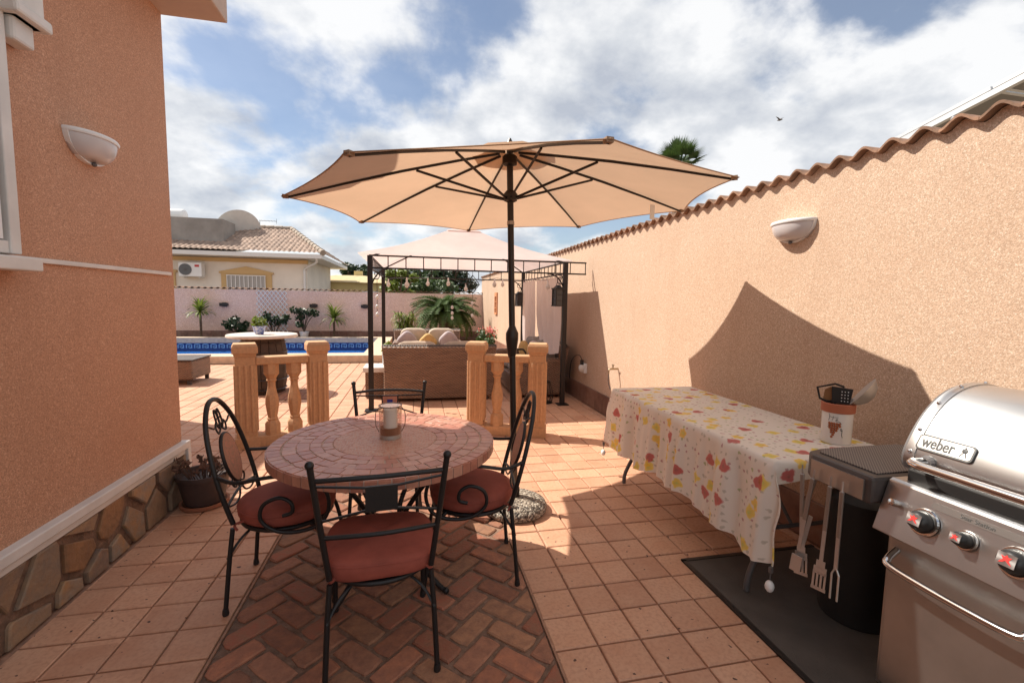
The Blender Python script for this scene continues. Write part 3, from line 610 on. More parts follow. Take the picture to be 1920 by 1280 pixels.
# ================= BALUSTRADES =================
def pillar(x,y,t,rz=0.):
    b=B(); s_=.085; b.box((x,y,.055),(.205,.205,.11)); b.box((x,y,.49),(.17,.17,.78)); b.box((x,y,.90),(.175,.175,.04),top=1.12); b.box((x,y,.945),(.215,.215,.06)); b.box((x,y,.99),(.215,.215,.03),top=.86)
    for a in range(4):
        c,sn=round(math.cos(a*PI/2)),round(math.sin(a*PI/2))
        for k in(-1,0,1): b.tube([(x+c*.085-sn*k*.05,y+sn*.085+c*k*.05,.16),(x+c*.085-sn*k*.05,y+sn*.085+c*k*.05,.80)],.0145,8)
    return b.build('pillar',STONE,t,bev=.004)
def baluster(x,y,t):
    pr=[(.062,.10),(.062,.20),(.052,.225),(.040,.24),(.046,.255),(.038,.27),(.046,.32),(.056,.40),(.054,.45),(.040,.52),(.031,.58),(.031,.62),(.043,.635),(.036,.65),(.05,.68),(.062,.70),(.062,.80)]
    return B().lathe([(r*1.16,z) for r,z in pr],8,(x,y,0),ph=PI/8).build('baluster',STONE,t,smooth=30)
def balus(x0,y0,x1,y1,label):
    t=thing('balustrade',label,'balustrade',((x0+x1)/2,(y0+y1)/2,0),math.atan2(y1-y0,x1-x0)); L=math.hypot(x1-x0,y1-y0)/2
    pillar(-L,0,t); pillar(L,0,t); B().box((0,0,.835),(2*L-.17,.15,.075)).build('rail',STONE,t,bev=.012); B().box((0,0,.05),(2*L-.17,.15,.1)).build('plinth_rail',STONE,t,bev=.008)
    for k in(-.33,.33): baluster(k*L*.95,0,t)
balus(-1.585,4.74,-.98,4.95,'short stone balustrade on the left, in front of the barrel'); balus(.66,4.86,1.29,4.66,'short stone balustrade on the right, beside the umbrella pole')
# ================= BARREL TABLE, OTTOMAN =================
ba=thing('barrel_table','dark wooden barrel with a round pale stone top by the pool','barrel table',(-2.25,7.5,0)); BWD=M('barrel_wood',(.075,.045,.03),.6,noise=(10,.5))
def bp_(z): return .285+.055*math.sin(PI*z/.84)
for k in range(18):
    a0=2*PI*k/18; b=B(); vs=[];
    for z in[i*.84/8 for i in range(9)]:
        r=bp_(z)
        for rr in(r-.03,r):
            for a in(a0+.012,a0+2*PI/18-.012): vs.append((rr*math.cos(a),rr*math.sin(a),z))
    fs=[]
    for i in range(8):
        q=i*4; fs+=[(q+2,q+3,q+7,q+6),(q+1,q,q+4,q+5),(q,q+2,q+6,q+4),(q+3,q+1,q+5,q+7)]
    b.add(vs,fs+[(0,1,3,2),(34,35,33,32)]).build('stave',BWD,ba)
for z in(.07,.22,.62,.77): B().tube([((bp_(z)+.003)*math.cos(2*PI*i/32),(bp_(z)+.003)*math.sin(2*PI*i/32),z) for i in range(32)],.018,6,True,flat=.35).build('hoop',M('hoop_iron',(.16,.15,.15),.45,.8),ba)
B().lathe([(.001,.84),(.47,.84),(.485,.85),(.485,.872),(.475,.885),(.001,.885)],48).build('top',M('pale_marble',(.74,.65,.57),.45,noise=(9,.2)),ba,smooth=40)
fp=thing('flower_pot','blue and white ceramic pot with a small plant on the barrel','flower pot',(-2.28,7.45,.885)); DEL=M('delft',(.62,.64,.70),.25,noise=(28,.5,2.),col2=(.05,.09,.35)); B().lathe([(.055,0),(.075,.05),(.085,.1),(.095,.125),(.085,.125),(.075,.09)],20).build('pot',DEL,fp,smooth=50); b=B(); leaves(b,(0,0,.18),.11,140,.06,.8); b.build('foliage',LEAFY,fp)
bp2=tag(B().quad((-2.05,6.85,.0035),(-1.5,6.85,.0035),(-1.5,7.75,.0035),(-2.05,7.75,.0035)).build('brick_patch',BMORT),kind='structure')
for i in range(5):
    for j in range(4): B().prism([(-2.05+i*.11+.006,6.85+j*.225+.006),(-2.05+i*.11+.104,6.85+j*.225+.006),(-2.05+i*.11+.104,6.85+j*.225+.219),(-2.05+i*.11+.006,6.85+j*.225+.219)],.004,.009,ins=.004).build('brick',BRICKS[(i*3+j)%4],bp2)
ot=thing('wicker_ottoman','brown wicker lounge seat end poking out past the house corner','ottoman',(-4.15,8.2,0)); B().box((0,.35,.235),(1.25,.72,.31)).build('body',WICK,ot,bev=.03); B().box((0,.35,.40),(1.27,.74,.03)).build('rim',WICKD,ot,bev=.012)
for sx in(-.57,.57):
    for yy in(.03,.67): B().box((sx,yy,.04),(.05,.05,.08)).build('leg',WICKD,ot)
# ================= GAZEBO =================
GX0,GX1,GY0,GY1=-.55,2.04,6.05,8.55; GZ=1.99
gz=thing('gazebo','black metal gazebo with a pale canvas roof beside the wall','gazebo',(0,0,0)); GM=M('gazebo_metal',(.026,.021,.02),.45,.4)
for x,y in((GX0,GY0),(GX1,GY0),(GX0,GY1),(GX1,GY1)):
    B().box((x,y,GZ/2),(.062,.062,GZ)).build('post',GM,gz,bev=.004); B().box((x,y,.006),(.16,.16,.012)).build('base_plate',GM,gz)
def rail(p,q,nn):
    p,q=V(p),V(q); b=B()
    for z in(GZ+.0,GZ-.155): b.box(((p.x+q.x)/2,(p.y+q.y)/2,z),(abs(q.x-p.x)+.02,abs(q.y-p.y)+.02,.02))
    for i in range(nn+1): c=p.lerp(q,i/nn); b.tube([(c.x,c.y,GZ),(c.x,c.y,GZ-.155)],.007,5)
    b.build('lattice_beam',GM,gz)
rail((GX0,GY0,0),(GX1+.29,GY0,0),13); rail((GX0,GY1,0),(GX1,GY1,0),12); rail((GX0,GY0+.03,0),(GX0,GY1-.03,0),12); rail((GX1,GY0+.03,0),(GX1,GY1-.03,0),12)
for x,y,dx,dy in((GX0,GY0,1,0),(GX1,GY0,-1,0),(GX0,GY1,1,0),(GX1,GY1,-1,0),(GX0,GY0,0,1),(GX1,GY0,0,1)):
    b=B().tube(cr([(x,y,1.56),(x+dx*.05,y+dy*.05,1.70),(x+dx*.14,y+dy*.14,1.80),(x+dx*.28,y+dy*.28,1.835)],5),.010,6); b.tube(cr([(x+dx*.03,y+dy*.03,1.70),(x+dx*.10,y+dy*.10,1.70),(x+dx*.11,y+dy*.11,1.77),(x+dx*.06,y+dy*.06,1.78),(x+dx*.06,y+dy*.06,1.74)],5),.006,5); b.build('bracket',GM,gz)
cx,cy_=(GX0+GX1)/2,(GY0+GY1)/2; ov=.14
def gcan(u,v):
    a=u*4; k=int(min(a,3.9999)); t=a-k; cs=[(GX0-ov,GY0-.08),(GX1+.08,GY0-.08),(GX1+.08,GY1+.08),(GX0-ov,GY1+.08)]
    p=V((*cs[k],0)).lerp(V((*cs[(k+1)%4],0)),t); w=.17+.83*v; sag=-.05*math.sin(PI*v)-.018*math.sin(PI*t)*v
    return (cx+(p.x-cx)*w,cy_+(p.y-cy_)*w,2.50+(GZ+.02-2.50)*v+sag*.8+.004*math.sin(t*40)*v)
B().grid(gcan,64,12).build('canopy',CANVW,gz,smooth=60)
B().add([(cx-.26,cy_-.26,2.50),(cx+.26,cy_-.26,2.50),(cx+.26,cy_+.26,2.50),(cx-.26,cy_+.26,2.50),(cx,cy_,2.60)],[(0,1,4),(1,2,4),(2,3,4),(3,0,4)]).build('vent_cap',CANVW,gz)
for x,y in((GX0,GY0),(GX1,GY0),(GX0,GY1),(GX1,GY1)): B().tube([(x,y,GZ-.01),(cx+(x-cx)*.15,cy_+(y-cy_)*.15,2.455)],.011,6).build('roof_rod',GM,gz)
# curtains on the wall side
def curtain(y0,y1,zb,gather,label):
    t=thing('curtain',label,'curtain',(GX1,y0,0)); 
    def fn(u,v):
        z=1.80+(zb-1.80)*v; g=1-gather*max(0,(v-.45)/.55)**2; y=(u*(y1-y0))*g+(y1-y0)*(1-g)*.0
        return (-.03+.03*math.sin(u*26+v*1.5)*(.5+.5*v)-.22*gather*max(0,v-.6),y,z-.05*math.sin(PI*u)*v)
    B().grid(fn,60,20).build('fabric',LINEN,t,smooth=80)
    for i in range(7): y=(y1-y0)*i/6; B().tube([(-.03,y,1.80),(-.0,y,1.86),(.03,y,1.80)],.006,4).build('tab',LINEN,t)
curtain(6.14,7.5,.72,.45,'pale curtain panel nearest the front gazebo post'); curtain(7.55,8.45,.70,.2,'pale curtain panel at the back of the gazebo')
def lantern(loc,s_,label):
    t=thing('lantern',label,'lantern',loc,.2,'hanging lanterns on the gazebo'); b=B()
    for x in(-1,1):
        for y in(-1,1): b.box((x*.055*s_,y*.055*s_,.12*s_),(.012*s_,.012*s_,.24*s_))
    b.box((0,0,.008),(.135*s_,.135*s_,.016)); b.box((0,0,.24*s_),(.135*s_,.135*s_,.02)); b.box((0,0,.27*s_),(.1*s_,.1*s_,.04*s_),top=.4)
    for z in(.08,.16): b.box((0,-.055*s_,z*s_),(.11*s_,.006,.008)); b.box((0,.055*s_,z*s_),(.11*s_,.006,.008)); b.box((-.055*s_,0,z*s_),(.006,.11*s_,.008))
    b.build('frame',GM,t); B().box((0,0,.12*s_),(.1*s_,.1*s_,.22*s_)).build('glass',M('lantern_glass',(.05,.048,.05),.12),t); B().tube([(.03*math.cos(PI*i/8),0,.28*s_+.05*math.sin(PI*i/8)) for i in range(9)],.004,5).build('handle',GM,t)
lantern((1.93,6.02,1.385),1.0,'black lantern hanging at the front gazebo post'); lantern((1.93,8.4,1.35),.95,'black lantern hanging at the back gazebo post')
sl_=thing('string_lights','string of clear bulbs along the back gazebo beams','string lights',(0,0,0)); b=B(); pts=[]
BUL=glassmat('clear_bulb',(.93,.9,.86),.35)
for i in range(8):
    t=i/7; x=GX0+.1+t*(GX1-GX0-.2); y=GY1-.1-(1.9*abs(math.sin(t*PI*2.5)) if i%2 else .1); z=1.80-.05*math.sin(i*1.9)
    pts.append((x,y,z)); k=B().ball((0,0,-.10),.034,10,1.3).build('bulb',M('frosted_bulb',(.8,.78,.75),.15,trans=.4),sl_,smooth=60,loc=(x,y,z)); B().tube([(0,0,0),(0,0,-.06)],.014,6).build('socket',WHITEP,k)
b.tube(cr(pts,4),.004,5).build('cord',BLACKP,sl_)
def chime(px,py,Y,L,label,dia):
    p=atY(px,py,Y); t=thing('hanging_ornament',label,'ornament',(p.x,Y,p.z)); 
    B().tube([(0,0,.22),(0,0,-L)],.003,4).build('cord',BLACKP,t)
    if dia:
        for s_ in(.14,.085,.04): B().tube([(0,0,s_),(s_*.75,0,0),(0,0,-s_),(-s_*.75,0,0)],.008,5,True).build('diamond',GM,t)
    for z in((L*.45,L*.75,L) if not dia else (L*.6,L)): B().ball((0,0,-z),.022,8,1.4).build('crystal',M('crystal',(.75,.72,.7),.1),t,smooth=60)
chime(886,533,7.0,.48,'black diamond ornament hanging from the gazebo roof',True); chime(707,530,6.3,.42,'bead string hanging beside the left gazebo post',False); chime(848,560,7.2,.3,'bead string hanging in the middle of the gazebo',False)
# ================= SOFAS =================
def cushion(t,name,mat,c,d,rx=0,rz=0,pw=4.):
    def fn(u,v):
        a=2*PI*u; ph=PI*(v-.5); e=2/pw
        sg=lambda x,e_:math.copysign(abs(x)**e_,x)
        return (d[0]/2*sg(math.cos(ph),.5)*sg(math.cos(a),e),d[1]/2*sg(math.cos(ph),.5)*sg(math.sin(a),e),d[2]/2*sg(math.sin(ph),.8))
    o=B().grid(fn,28,10).build(name,mat,t,smooth=80); o.location=c; o.rotation_euler=(rx,0,rz); return o
def sofa(label,loc,rz,w,cm,nc,sc_):
    t=thing('wicker_sofa',label,'sofa',loc,rz); h=.78
    def bk(u,v):   # back faces -Y local; flared upward
        x=(u-.5)*w*(.90+.10*v)
        return (x,-.02-.09*v+.05*(abs(u-.5)*2)**4,.05+(h-.05)*v)
    b=B().grid(bk,16,10); 
    b.grid(lambda u,v:(bk(1-u,v)[0]*.97,bk(1-u,v)[1]+.13,bk(1-u,v)[2]),16,10); b.grid(lambda u,v:(bk(u,1)[0]*(1-.03*v),bk(u,1)[1]+.13*v,bk(u,1)[2]+.02*math.sin(PI*v)),16,4)
    for q in(0,1): b.grid(lambda u,v:(bk(q,v)[0]*(1-.03*u),bk(q,v)[1]+.13*u,bk(q,v)[2]),4,10)
    b.build('backrest',WICK,t,smooth=50)
    B().tube([(bk(i/16,1)[0],bk(i/16,1)[1]+.06,h+.005) for i in range(17)],.032,8).build('top_roll',WICKD,t,smooth=60)
    B().box((0,.42,.19),(w*.9,.72,.28)).build('seat_base',WICK,t,bev=.02)
    for s_ in(-1,1):
        B().box((s_*(w*.45),.40,.32),(.13,.80,.56)).build('armrest',WICK,t,bev=.04); 
        for y in(.05,.72): B().box((s_*w*.42,y,.025),(.05,.05,.05)).build('leg',WICKD,t)
    cw=(w*.9-.13)/nc
    for i in range(nc):
        x=-w*.45+.065+cw*(i+.5); cushion(t,'seat_cushion',cm,(x,.44,.40),(cw*.99,.66,.15)); cushion(t,'back_cushion',cm,(x,.19,.64),(cw*.98,.17,.42),rx=-.16,pw=9.)
    for (x,y,z,s_,mm,rr) in sc_: o=cushion(t,'scatter_cushion',mm,(x,y,z),(s_,.14,s_),rx=-.3,pw=3.); o.rotation_euler=(-.3,rr,0)
    return t
sofa('brown wicker sofa seen from behind under the gazebo',(.36,6.50,0),0,1.60,BEIGE,2,[])
sofa('wicker sofa facing us with beige cushions at the back of the gazebo',(.27,9.95,0),PI,1.42,BEIGE,2,[(-.42,.42,.60,.36,MAUVE,.78),(.0,.45,.57,.33,GOLD,.78),(.42,.42,.60,.36,MAUVE,.78)])
sofa('dark wicker seat with grey cushions against the right wall',(2.22,7.25,0),PI/2,1.55,GREYC,2,[(-.35,.35,.62,.40,MAUVE,.5),(.30,.36,.58,.36,GOLD,.6)])
wt=thing('side_table','low side table with a white top left of the wicker sofa','side table',(-.62,7.0,0)); B().box((.12,0,.42),(.46,.46,.07)).build('top',WHITE,wt,bev=.006); B().box((.12,0,.2),(.40,.40,.37)).build('base',WICK,wt)
vs_=thing('flower_vase','small white vase of yellow-green leaves behind the left corner of the wicker sofa','vase',(-.42,7.15,.455)); B().box((0,0,.1),(.12,.12,.2)).build('vase',WHITEP,vs_,bev=.01); b=B(); leaves(b,(.02,-.02,.25),.09,70,.07); b.build('leaves',LEAFY,vs_)
ct=thing('coffee_table','dark wicker coffee table between the sofas','coffee table',(1.15,8.1,0)); B().box((0,0,.41),(.62,.62,.05)).build('top',WICKD,ct,bev=.01); B().box((0,0,.2),(.52,.52,.38)).build('base',WICKD,ct); 
tb=thing('serving_box','black box standing on the coffee table','box',(1.05,8.05,.436)); B().box((0,0,.06),(.34,.24,.12)).build('box',BLACKP,tb,bev=.008); B().box((0,0,.125),(.36,.26,.015)).build('lid',BLACKP,tb,bev=.004)
ll=thing('floor_lantern','wire lantern standing on the floor beside the front gazebo post','lantern',(1.83,6.2,0)); b=B()
for k in range(12): a=2*PI*k/12; b.tube(cr([(.09*math.cos(a),.09*math.sin(a),0),(.12*math.cos(a),.12*math.sin(a),.12),(.07*math.cos(a),.07*math.sin(a),.3)],4),.005,4)
b.lathe([(.11,0),(.11,.015)],20); b.lathe([(.075,.295),(.075,.315)],20); b.build('cage',GM,ll)
# ================= DINING SET =================
TX,TY,TZ,TR=-.145,2.385,.725,.555
mt=thing('mosaic_table','round terracotta mosaic table on black iron legs','table',(TX,TY,0))
GROUT=M('grout',(.56,.41,.33),.9,noise=(20,.3),bump=(80,.4,.003)); MOS=[M('tessera_%d'%i,c,.36,noise=(25,.25),rnd=.08,bump=(60,.3,.002)) for i,c in enumerate([(.50,.215,.145),(.53,.245,.165),(.47,.19,.13),(.54,.27,.19)])]
B().lathe([(.001,-.052),(TR-.012,-.052),(TR-.004,-.046),(TR-.004,-.006),(TR-.008,-.003),(.001,-.003)],72,(0,0,TZ)).build('slab',GROUT,mt,smooth=40)
def seg(r0,r1,a0,a1,g=.0022,nn=2):
    return [(r1*math.cos(a0+g/r1+(a1-a0-2*g/r1)*i/nn),r1*math.sin(a0+g/r1+(a1-a0-2*g/r1)*i/nn)) for i in range(nn+1)][::1]+[(r0*math.cos(a1-g/r0-(a1-a0-2*g/r0)*i/nn),r0*math.sin(a1-g/r0-(a1-a0-2*g/r0)*i/nn)) for i in range(nn+1)]
N=64
for i in range(N):
    a0,a1=2*PI*i/N,2*PI*(i+1)/N
    B().prism(seg(TR-.062,TR-.006,a0,a1),TZ-.004,TZ+rnd(0,.0012),ins=.0012).build('rim_tile',random.choice(MOS),mt)
    b=B(); rr=TR; g=.003/rr; q=[(rr*math.cos(a),rr*math.sin(a)) for a in(a0+g,(a0+a1)/2,a1-g)]+[((rr-.006)*math.cos(a),(rr-.006)*math.sin(a)) for a in(a1-g,(a0+a1)/2,a0+g)]
    b.prism(q,TZ-.047,TZ-.004).build('edge_tile',random.choice(MOS),mt)
radii=[TR-.068,TR-.13,TR-.19,TR-.245,TR-.295]
for k in range(4):
    n_=[46,38,32,26][k]; js=[rnd(-.25,.25) for _ in range(n_)]
    for i in range(n_):
        a0,a1=2*PI*(i+js[i])/n_,2*PI*(i+1+js[(i+1)%n_])/n_; p=seg(radii[k+1],radii[k]-.004,a0,a1,.002); p=[(x+rnd(-.004,.004),y+rnd(-.004,.004)) for x,y in p]
        B().prism(p,TZ-.004,TZ+rnd(-.0005,.001),ins=.0012).build('shard',random.choice(MOS),mt)
cm_=bpy.data.materials.new('fine_mosaic'); cm_.use_nodes=True; n=NT(cm_.node_tree); tcn=n.n('ShaderNodeTexCoord').outputs[3]
vo=n.n('ShaderNodeTexVoronoi',in_Vector=tcn,in_Scale=75.); ve=n.n('ShaderNodeTexVoronoi',feature='DISTANCE_TO_EDGE',in_Vector=tcn,in_Scale=75.); s3=n.n('ShaderNodeSeparateColor',i0=vo.outputs[1])
c=n.mix(n.ramp(ve.outputs[0],(.05,(1,1,1)),(.12,(0,0,0))),n.ramp(s3.outputs[0],(0,(.40,.15,.10)),(.5,(.48,.215,.15)),(1,(.54,.28,.2))),C(.47,.33,.26)); b=n.n('ShaderNodeBsdfPrincipled',in_Roughness=.5); n.put(b,'Base_Color',c); n.n('ShaderNodeOutputMaterial',i0=b)
B().lathe([(radii[4]-.004,0),(radii[4]-.006,.0035),(.001,.0035)],64,(0,0,TZ-.0034)).build('centre_mosaic',cm_,mt,smooth=40)
for k in range(4):
    a=PI/4+k*PI/2+.12; c,s_=math.cos(a),math.sin(a); P=lambda r,z:(r*c,r*s_,z)
    B().tube(cr([P(.40,.672),P(.30,.60),P(.16,.42),P(.10,.30),P(.16,.16),P(.30,.05),P(.37,.012)],5),.013,8).build('leg',IRON,mt,smooth=60)
    B().ball(P(.375,.014),.017,8).build('foot',IRON,mt,smooth=60)
B().tube([(.40*math.cos(2*PI*i/40),.40*math.sin(2*PI*i/40),.668) for i in range(40)],.010,6,True).build('support_ring',IRON,mt); B().tube([(.12*math.cos(2*PI*i/24),.12*math.sin(2*PI*i/24),.30) for i in range(24)],.009,6,True).build('lower_ring',IRON,mt)
# candle
cd=thing('candle_holder','glass hurricane lantern with a white candle on the mosaic table','candle holder',(-.125,2.415,TZ+.001)); GL=glassmat('clear_glass',(.93,.9,.87),.28)
B().lathe([(.055,0),(.055,.006),(.05,.02)],28).build('base',M('glass_base',(.45,.40,.36),.15),cd,smooth=40); B().lathe([(.052,.02),(.052,.055)],28).build('sand',M('brown_sand',(.28,.12,.06),.9),cd); B().lathe([(.036,.055),(.036,.150),(.03,.155),(.001,.152)],24).build('candle',M('wax',(.78,.72,.66),.5),cd,smooth=40); B().tube([(0,0,.15),(0,0,.165)],.002,5).build('wick',BLACKP,cd)
B().lathe([(.057,.0),(.058,.17)],32).build('glass',GL,cd,smooth=60); B().tube([(.058*math.cos(2*PI*i/32),.058*math.sin(2*PI*i/32),.17) for i in range(32)],.003,6,True).build('rim',M('rim_metal',(.25,.19,.15),.4,.7),cd)
for s_ in(-1,1): B().tube(cr([(s_*.058,0,.16),(s_*.074,0,.13),(s_*.074,0,.07),(s_*.057,0,.03)],5),.0022,5).build('handle',MATS['rim_metal'],cd)
# chairs
def ring(rx,ry,z,r,n=32): return B().tube([(rx*math.cos(2*PI*i/n),ry*math.sin(2*PI*i/n),z) for i in range(n)],r,7,True)
def seat(t,sq=0):
    ring(.208,.203,.385,.010).build('seat_frame',IRON,t,smooth=60); B().lathe([(.001,.378),(.19,.38),(.20,.385),(.19,.39),(.001,.392)],28).build('seat_plate',IRON,t,smooth=40)
    if sq:
        def cf(u,v):
            a=2*PI*u; pr=[(.001,.394),(.195,.394),(.212,.404),(.218,.425),(.218,.45),(.208,.470),(.17,.481),(.001,.486)]; k=v*7; i=min(int(k),6); r=pr[i][0]+(pr[i+1][0]-pr[i][0])*(k-i); z=pr[i][1]+(pr[i+1][1]-pr[i][1])*(k-i); e=lambda x:math.copysign(abs(x)**.55,x)
            return (r*e(math.cos(a)),r*.97*e(math.sin(a)),z+.004*math.sin(3*a+1)*(v>.5))
        c=B().grid(cf,48,14).build('cushion',CUSH,t,smooth=60)
        B().tube([cf(i/48,.62) for i in range(48)],.0035,5,True).build('piping',CUSH,c)
    else: c=B().lathe([(.001,.394),(.20,.394),(.214,.403),(.221,.42),(.221,.45),(.213,.468),(.185,.480),(.10,.486),(.001,.487)],40).build('cushion',CUSH,t,smooth=60)
    if not sq: B().tube([(.221*math.cos(2*PI*i/40),.221*math.sin(2*PI*i/40),.450) for i in range(40)],.0035,5,True).build('piping',CUSH,c); 
    for s_ in(-1,1): B().tube(cr([(s_*.15,-.15,.415),(s_*.175,-.185,.41),(s_*.19,-.17,.39)],4),.006,5).build('tie',CUSH,c)
def foot(t,p): B().lathe([(.013,0),(.015,.008),(.012,.03)],10,(p[0],p[1],0)).build('foot',BLACKP,t,smooth=50)
def legs(t):
    fl=[]
    for s_ in(-1,1):
        B().tube(cr([(s_*.155,.135,.385),(s_*.185,.185,.34),(s_*.195,.22,.2),(s_*.20,.245,.02)],5),.0105,8).build('leg',IRON,t,smooth=60); foot(t,(s_*.20,.245))
        B().tube(cr([(s_*.185,-.19,.40),(s_*.195,-.205,.25),(s_*.205,-.225,.02)],5),.0105,8).build('leg',IRON,t,smooth=60); foot(t,(s_*.205,-.225))
    for s_ in(-1,1): B().tube(cr([(s_*.197,-.212,.26),(s_*.15,-.17,.33),(s_*.07,-.11,.378)],4),.006,6).build('stretcher',IRON,t,smooth=60)
def side_chair(label,loc,rz):
    t=thing('dining_chair',label,'chair',loc,rz,'iron dining chairs'); seat(t,1); legs(t)
    def P(x,z): q=(z-.43)/.43; return (x,-.19-.055*q-.03*(1-(x/.235)**2),z)
    for s_ in(-1,1):
        B().tube([(s_*.185,-.19,.42),(s_*.212,-.215,.64),(s_*.236,-.248,.868)],.0115,8).build('back_post',IRON,t,smooth=60); B().ball((s_*.237,-.249,.876),.016,10).build('finial',IRON,t,smooth=60)
    B().tube(cr([(-.228,-.238,.815),(-.12,-.262,.822),(0,-.272,.824),(.12,-.262,.822),(.228,-.238,.815)],5),.0095,8).build('top_rail',IRON,t,smooth=60)
    B().tube(cr([(-.204,-.208,.59),(0,-.245,.60),(.204,-.208,.59)],6),.009,8).build('lower_rail',IRON,t,smooth=60)
    for s_ in(-1,1):
        B().tube([(s_*.226,-.236,.795),(s_*.053,-.266,.785)],.005,6).build('brace',IRON,t); B().tube([(s_*.053,-.262,.70),(s_*.212,-.216,.655)],.005,6).build('brace',IRON,t)
    p=B().box((0,-.265,.743),(.112,.012,.092)).build('plaque',IRON,t); B().box((0,-.2575,.743),(.096,.006,.078)).build('plaque_tile',MOS[1],p); B().box((0,-.2535,.743),(.036,.005,.036)).build('plaque_inset',M('cobalt_tile',(.02,.03,.25),.3),p)
def spiral(c,r0,r1,turn,a0,n=22): return [(0,c[0]+(r0+(r1-r0)*i/n)*math.cos(a0+turn*i/n),c[1]+(r0+(r1-r0)*i/n)*math.sin(a0+turn*i/n)) for i in range(n+1)]
def armchair(label,loc,rz):
    t=thing('dining_chair',label,'chair',loc,rz,'iron dining chairs'); seat(t); legs(t)
    bx=lambda x,z:(x,-.19-.13*((z-.43)/.5),z)
    B().tube(cr([bx(-.185,.42),bx(-.20,.55),bx(-.192,.70),bx(-.15,.84),bx(-.075,.93),bx(0,.955),bx(.075,.93),bx(.15,.84),bx(.192,.70),bx(.20,.55),bx(.185,.42)],5),.0115,8).build('hoop_back',IRON,t,smooth=60)
    e=[bx(.078*math.cos(2*PI*i/28),.675+.115*math.sin(2*PI*i/28)) for i in range(28)]
    md=B().tube(e,.0085,7,True).build('medallion',IRON,t,smooth=60); b=B(); b.add([bx(0,.675)]+e,[(0,1+i,1+(i+1)%28) for i in range(28)]); b.build('medallion_mosaic',M('medallion_mosaic_mat',(.50,.20,.13),.6,noise=(90,.6,2.),col2=(.30,.17,.11)),md,solid=.008)
    for s_ in(-1,1):
        w=B(); w.tube([bx(s_*(.016+.014*math.cos(q)),.865+.045*math.sin(q)) for q in[PI*2*i/14 for i in range(15)]],.0045,5); w.tube(cr([bx(s_*.005,.82),bx(s_*.04,.80),bx(s_*.055,.83),bx(s_*.04,.85),bx(s_*.03,.83)],4),.0045,5)
        w.tube(cr([bx(s_*.02,.87),bx(s_*.06,.83),bx(s_*.11,.85),bx(s_*.14,.85)],4),.0045,5); w.tube(cr([bx(s_*.01,.556),bx(s_*.05,.54),bx(s_*.075,.565),bx(s_*.05,.585),bx(s_*.04,.565)],4),.0045,5); w.tube(cr([bx(s_*.01,.555),bx(s_*.03,.50),bx(s_*.10,.48),bx(s_*.185,.50)],4),.005,5); tag(w.build('scrollwork',IRON,t),kind='stuff')
    B().tube(cr([bx(-.198,.50),bx(0,.525),bx(.198,.50)],6),.007,6).build('lower_rail',IRON,t,smooth=60)
    for s_ in(-1,1):
        pts=[(s_*.197,-.245,.645),(s_*.245,-.15,.632),(s_*.262,-.02,.655),(s_*.262,.11,.655),(s_*.255,.205,.60),(s_*.245,.235,.51),(s_*.235,.20,.42),(s_*.235,.11,.385),(s_*.238,.01,.395),(s_*.24,-.055,.45),(s_*.24,-.045,.52),(s_*.24,.02,.55),(s_*.24,.07,.525),(s_*.24,.075,.48),(s_*.24,.035,.465)]
        B().tube(cr(pts,5),.009,8).build('arm',IRON,t,smooth=60)
armchair('iron armchair with red cushion, left of the mosaic table',(-.62,2.385,0),-PI/2); armchair('iron armchair with red cushion beside the umbrella base',(.30,2.37,0),PI/2-.06)
side_chair('iron chair with red cushion nearest the camera, back to us',(-.14,1.89,0),.09); side_chair('iron chair on the far side of the mosaic table',(-.175,2.93,0),PI-.03)
# ================= UMBRELLA =================
um=thing('parasol','large tan market parasol with dark ribs over the dining set','parasol',(.68,2.985,0))
O=V((.68,2.985,0)); tips=[V(p)-O for p in((1.697,2.193,2.128),(2.025,3.215,2.161),(1.533,4.17,2.159),(.511,4.498,2.123),(-.443,4.007,2.075),(-.77,2.985,2.043),(-.278,2.03,2.045),(.744,1.702,2.08))]
ap=V((.625,3.085,2.455))-O
def ribp(i,s_): p=ap.lerp(tips[i%8],s_); return p+V((0,0,.018*math.sin(PI*s_)))
def gore(i):
    def fn(u,v):
        s_=.03+.97*u; a=ribp(i,s_); c=ribp(i+1,s_); mid=ap.lerp((tips[i%8]+tips[(i+1)%8])/2,s_); p=a.lerp(c,v); k=4*v*(1-v)
        p=p+(ap-mid)*(.036*k*s_**3); p.z-=.02*k*math.sin(PI*s_); return p
    return fn
HEM=M('canvas_hem',(.50,.33,.21),.9,trans=.3)
for i in range(8):
    B().grid(gore(i),14,10).build('canopy_panel',CANV,um,smooth=80); B().tube([gore(i)(1.,j/10) for j in range(11)],.005,5,flat=.6).build('hem',HEM,um)
for i in range(8):
    B().tube([ribp(i,s_)-V((0,0,.014)) for s_ in(.05,.25,.5,.75,.985)],[.009,.009,.009,.008,.007],6).build('rib',POLE,um); t_=tips[i]; B().box(ribp(i,.985)-V((0,0,.006)),(.032,.032,.02),rz=math.atan2(t_.y-ap.y,t_.x-ap.x)).build('rib_pocket',M('pocket_brown',(.30,.19,.12),.8),um)
    B().tube([ap-V((-.0,0,.33)),ribp(i,.44)-V((0,0,.026))],.0085,6).build('strut',POLE,um)
vt=B()
for i in range(8):
    a,c=ribp(i,.20)-ap,ribp(i+1,.20)-ap; vt.add([ap+V((0,0,.035)),ap+a+V((0,0,.035)),ap+c+V((0,0,.035))],[(0,1,2)])
vt.build('vent_cap',CANV,um)
k=B().tube([ap+V((0,0,.03)),ap+V((0,0,.075))],[.03,.008],10); k.build('finial',POLE,um)
bt=V((0,.0,.0)); pp=lambda z:bt.lerp(ap,z/2.455)
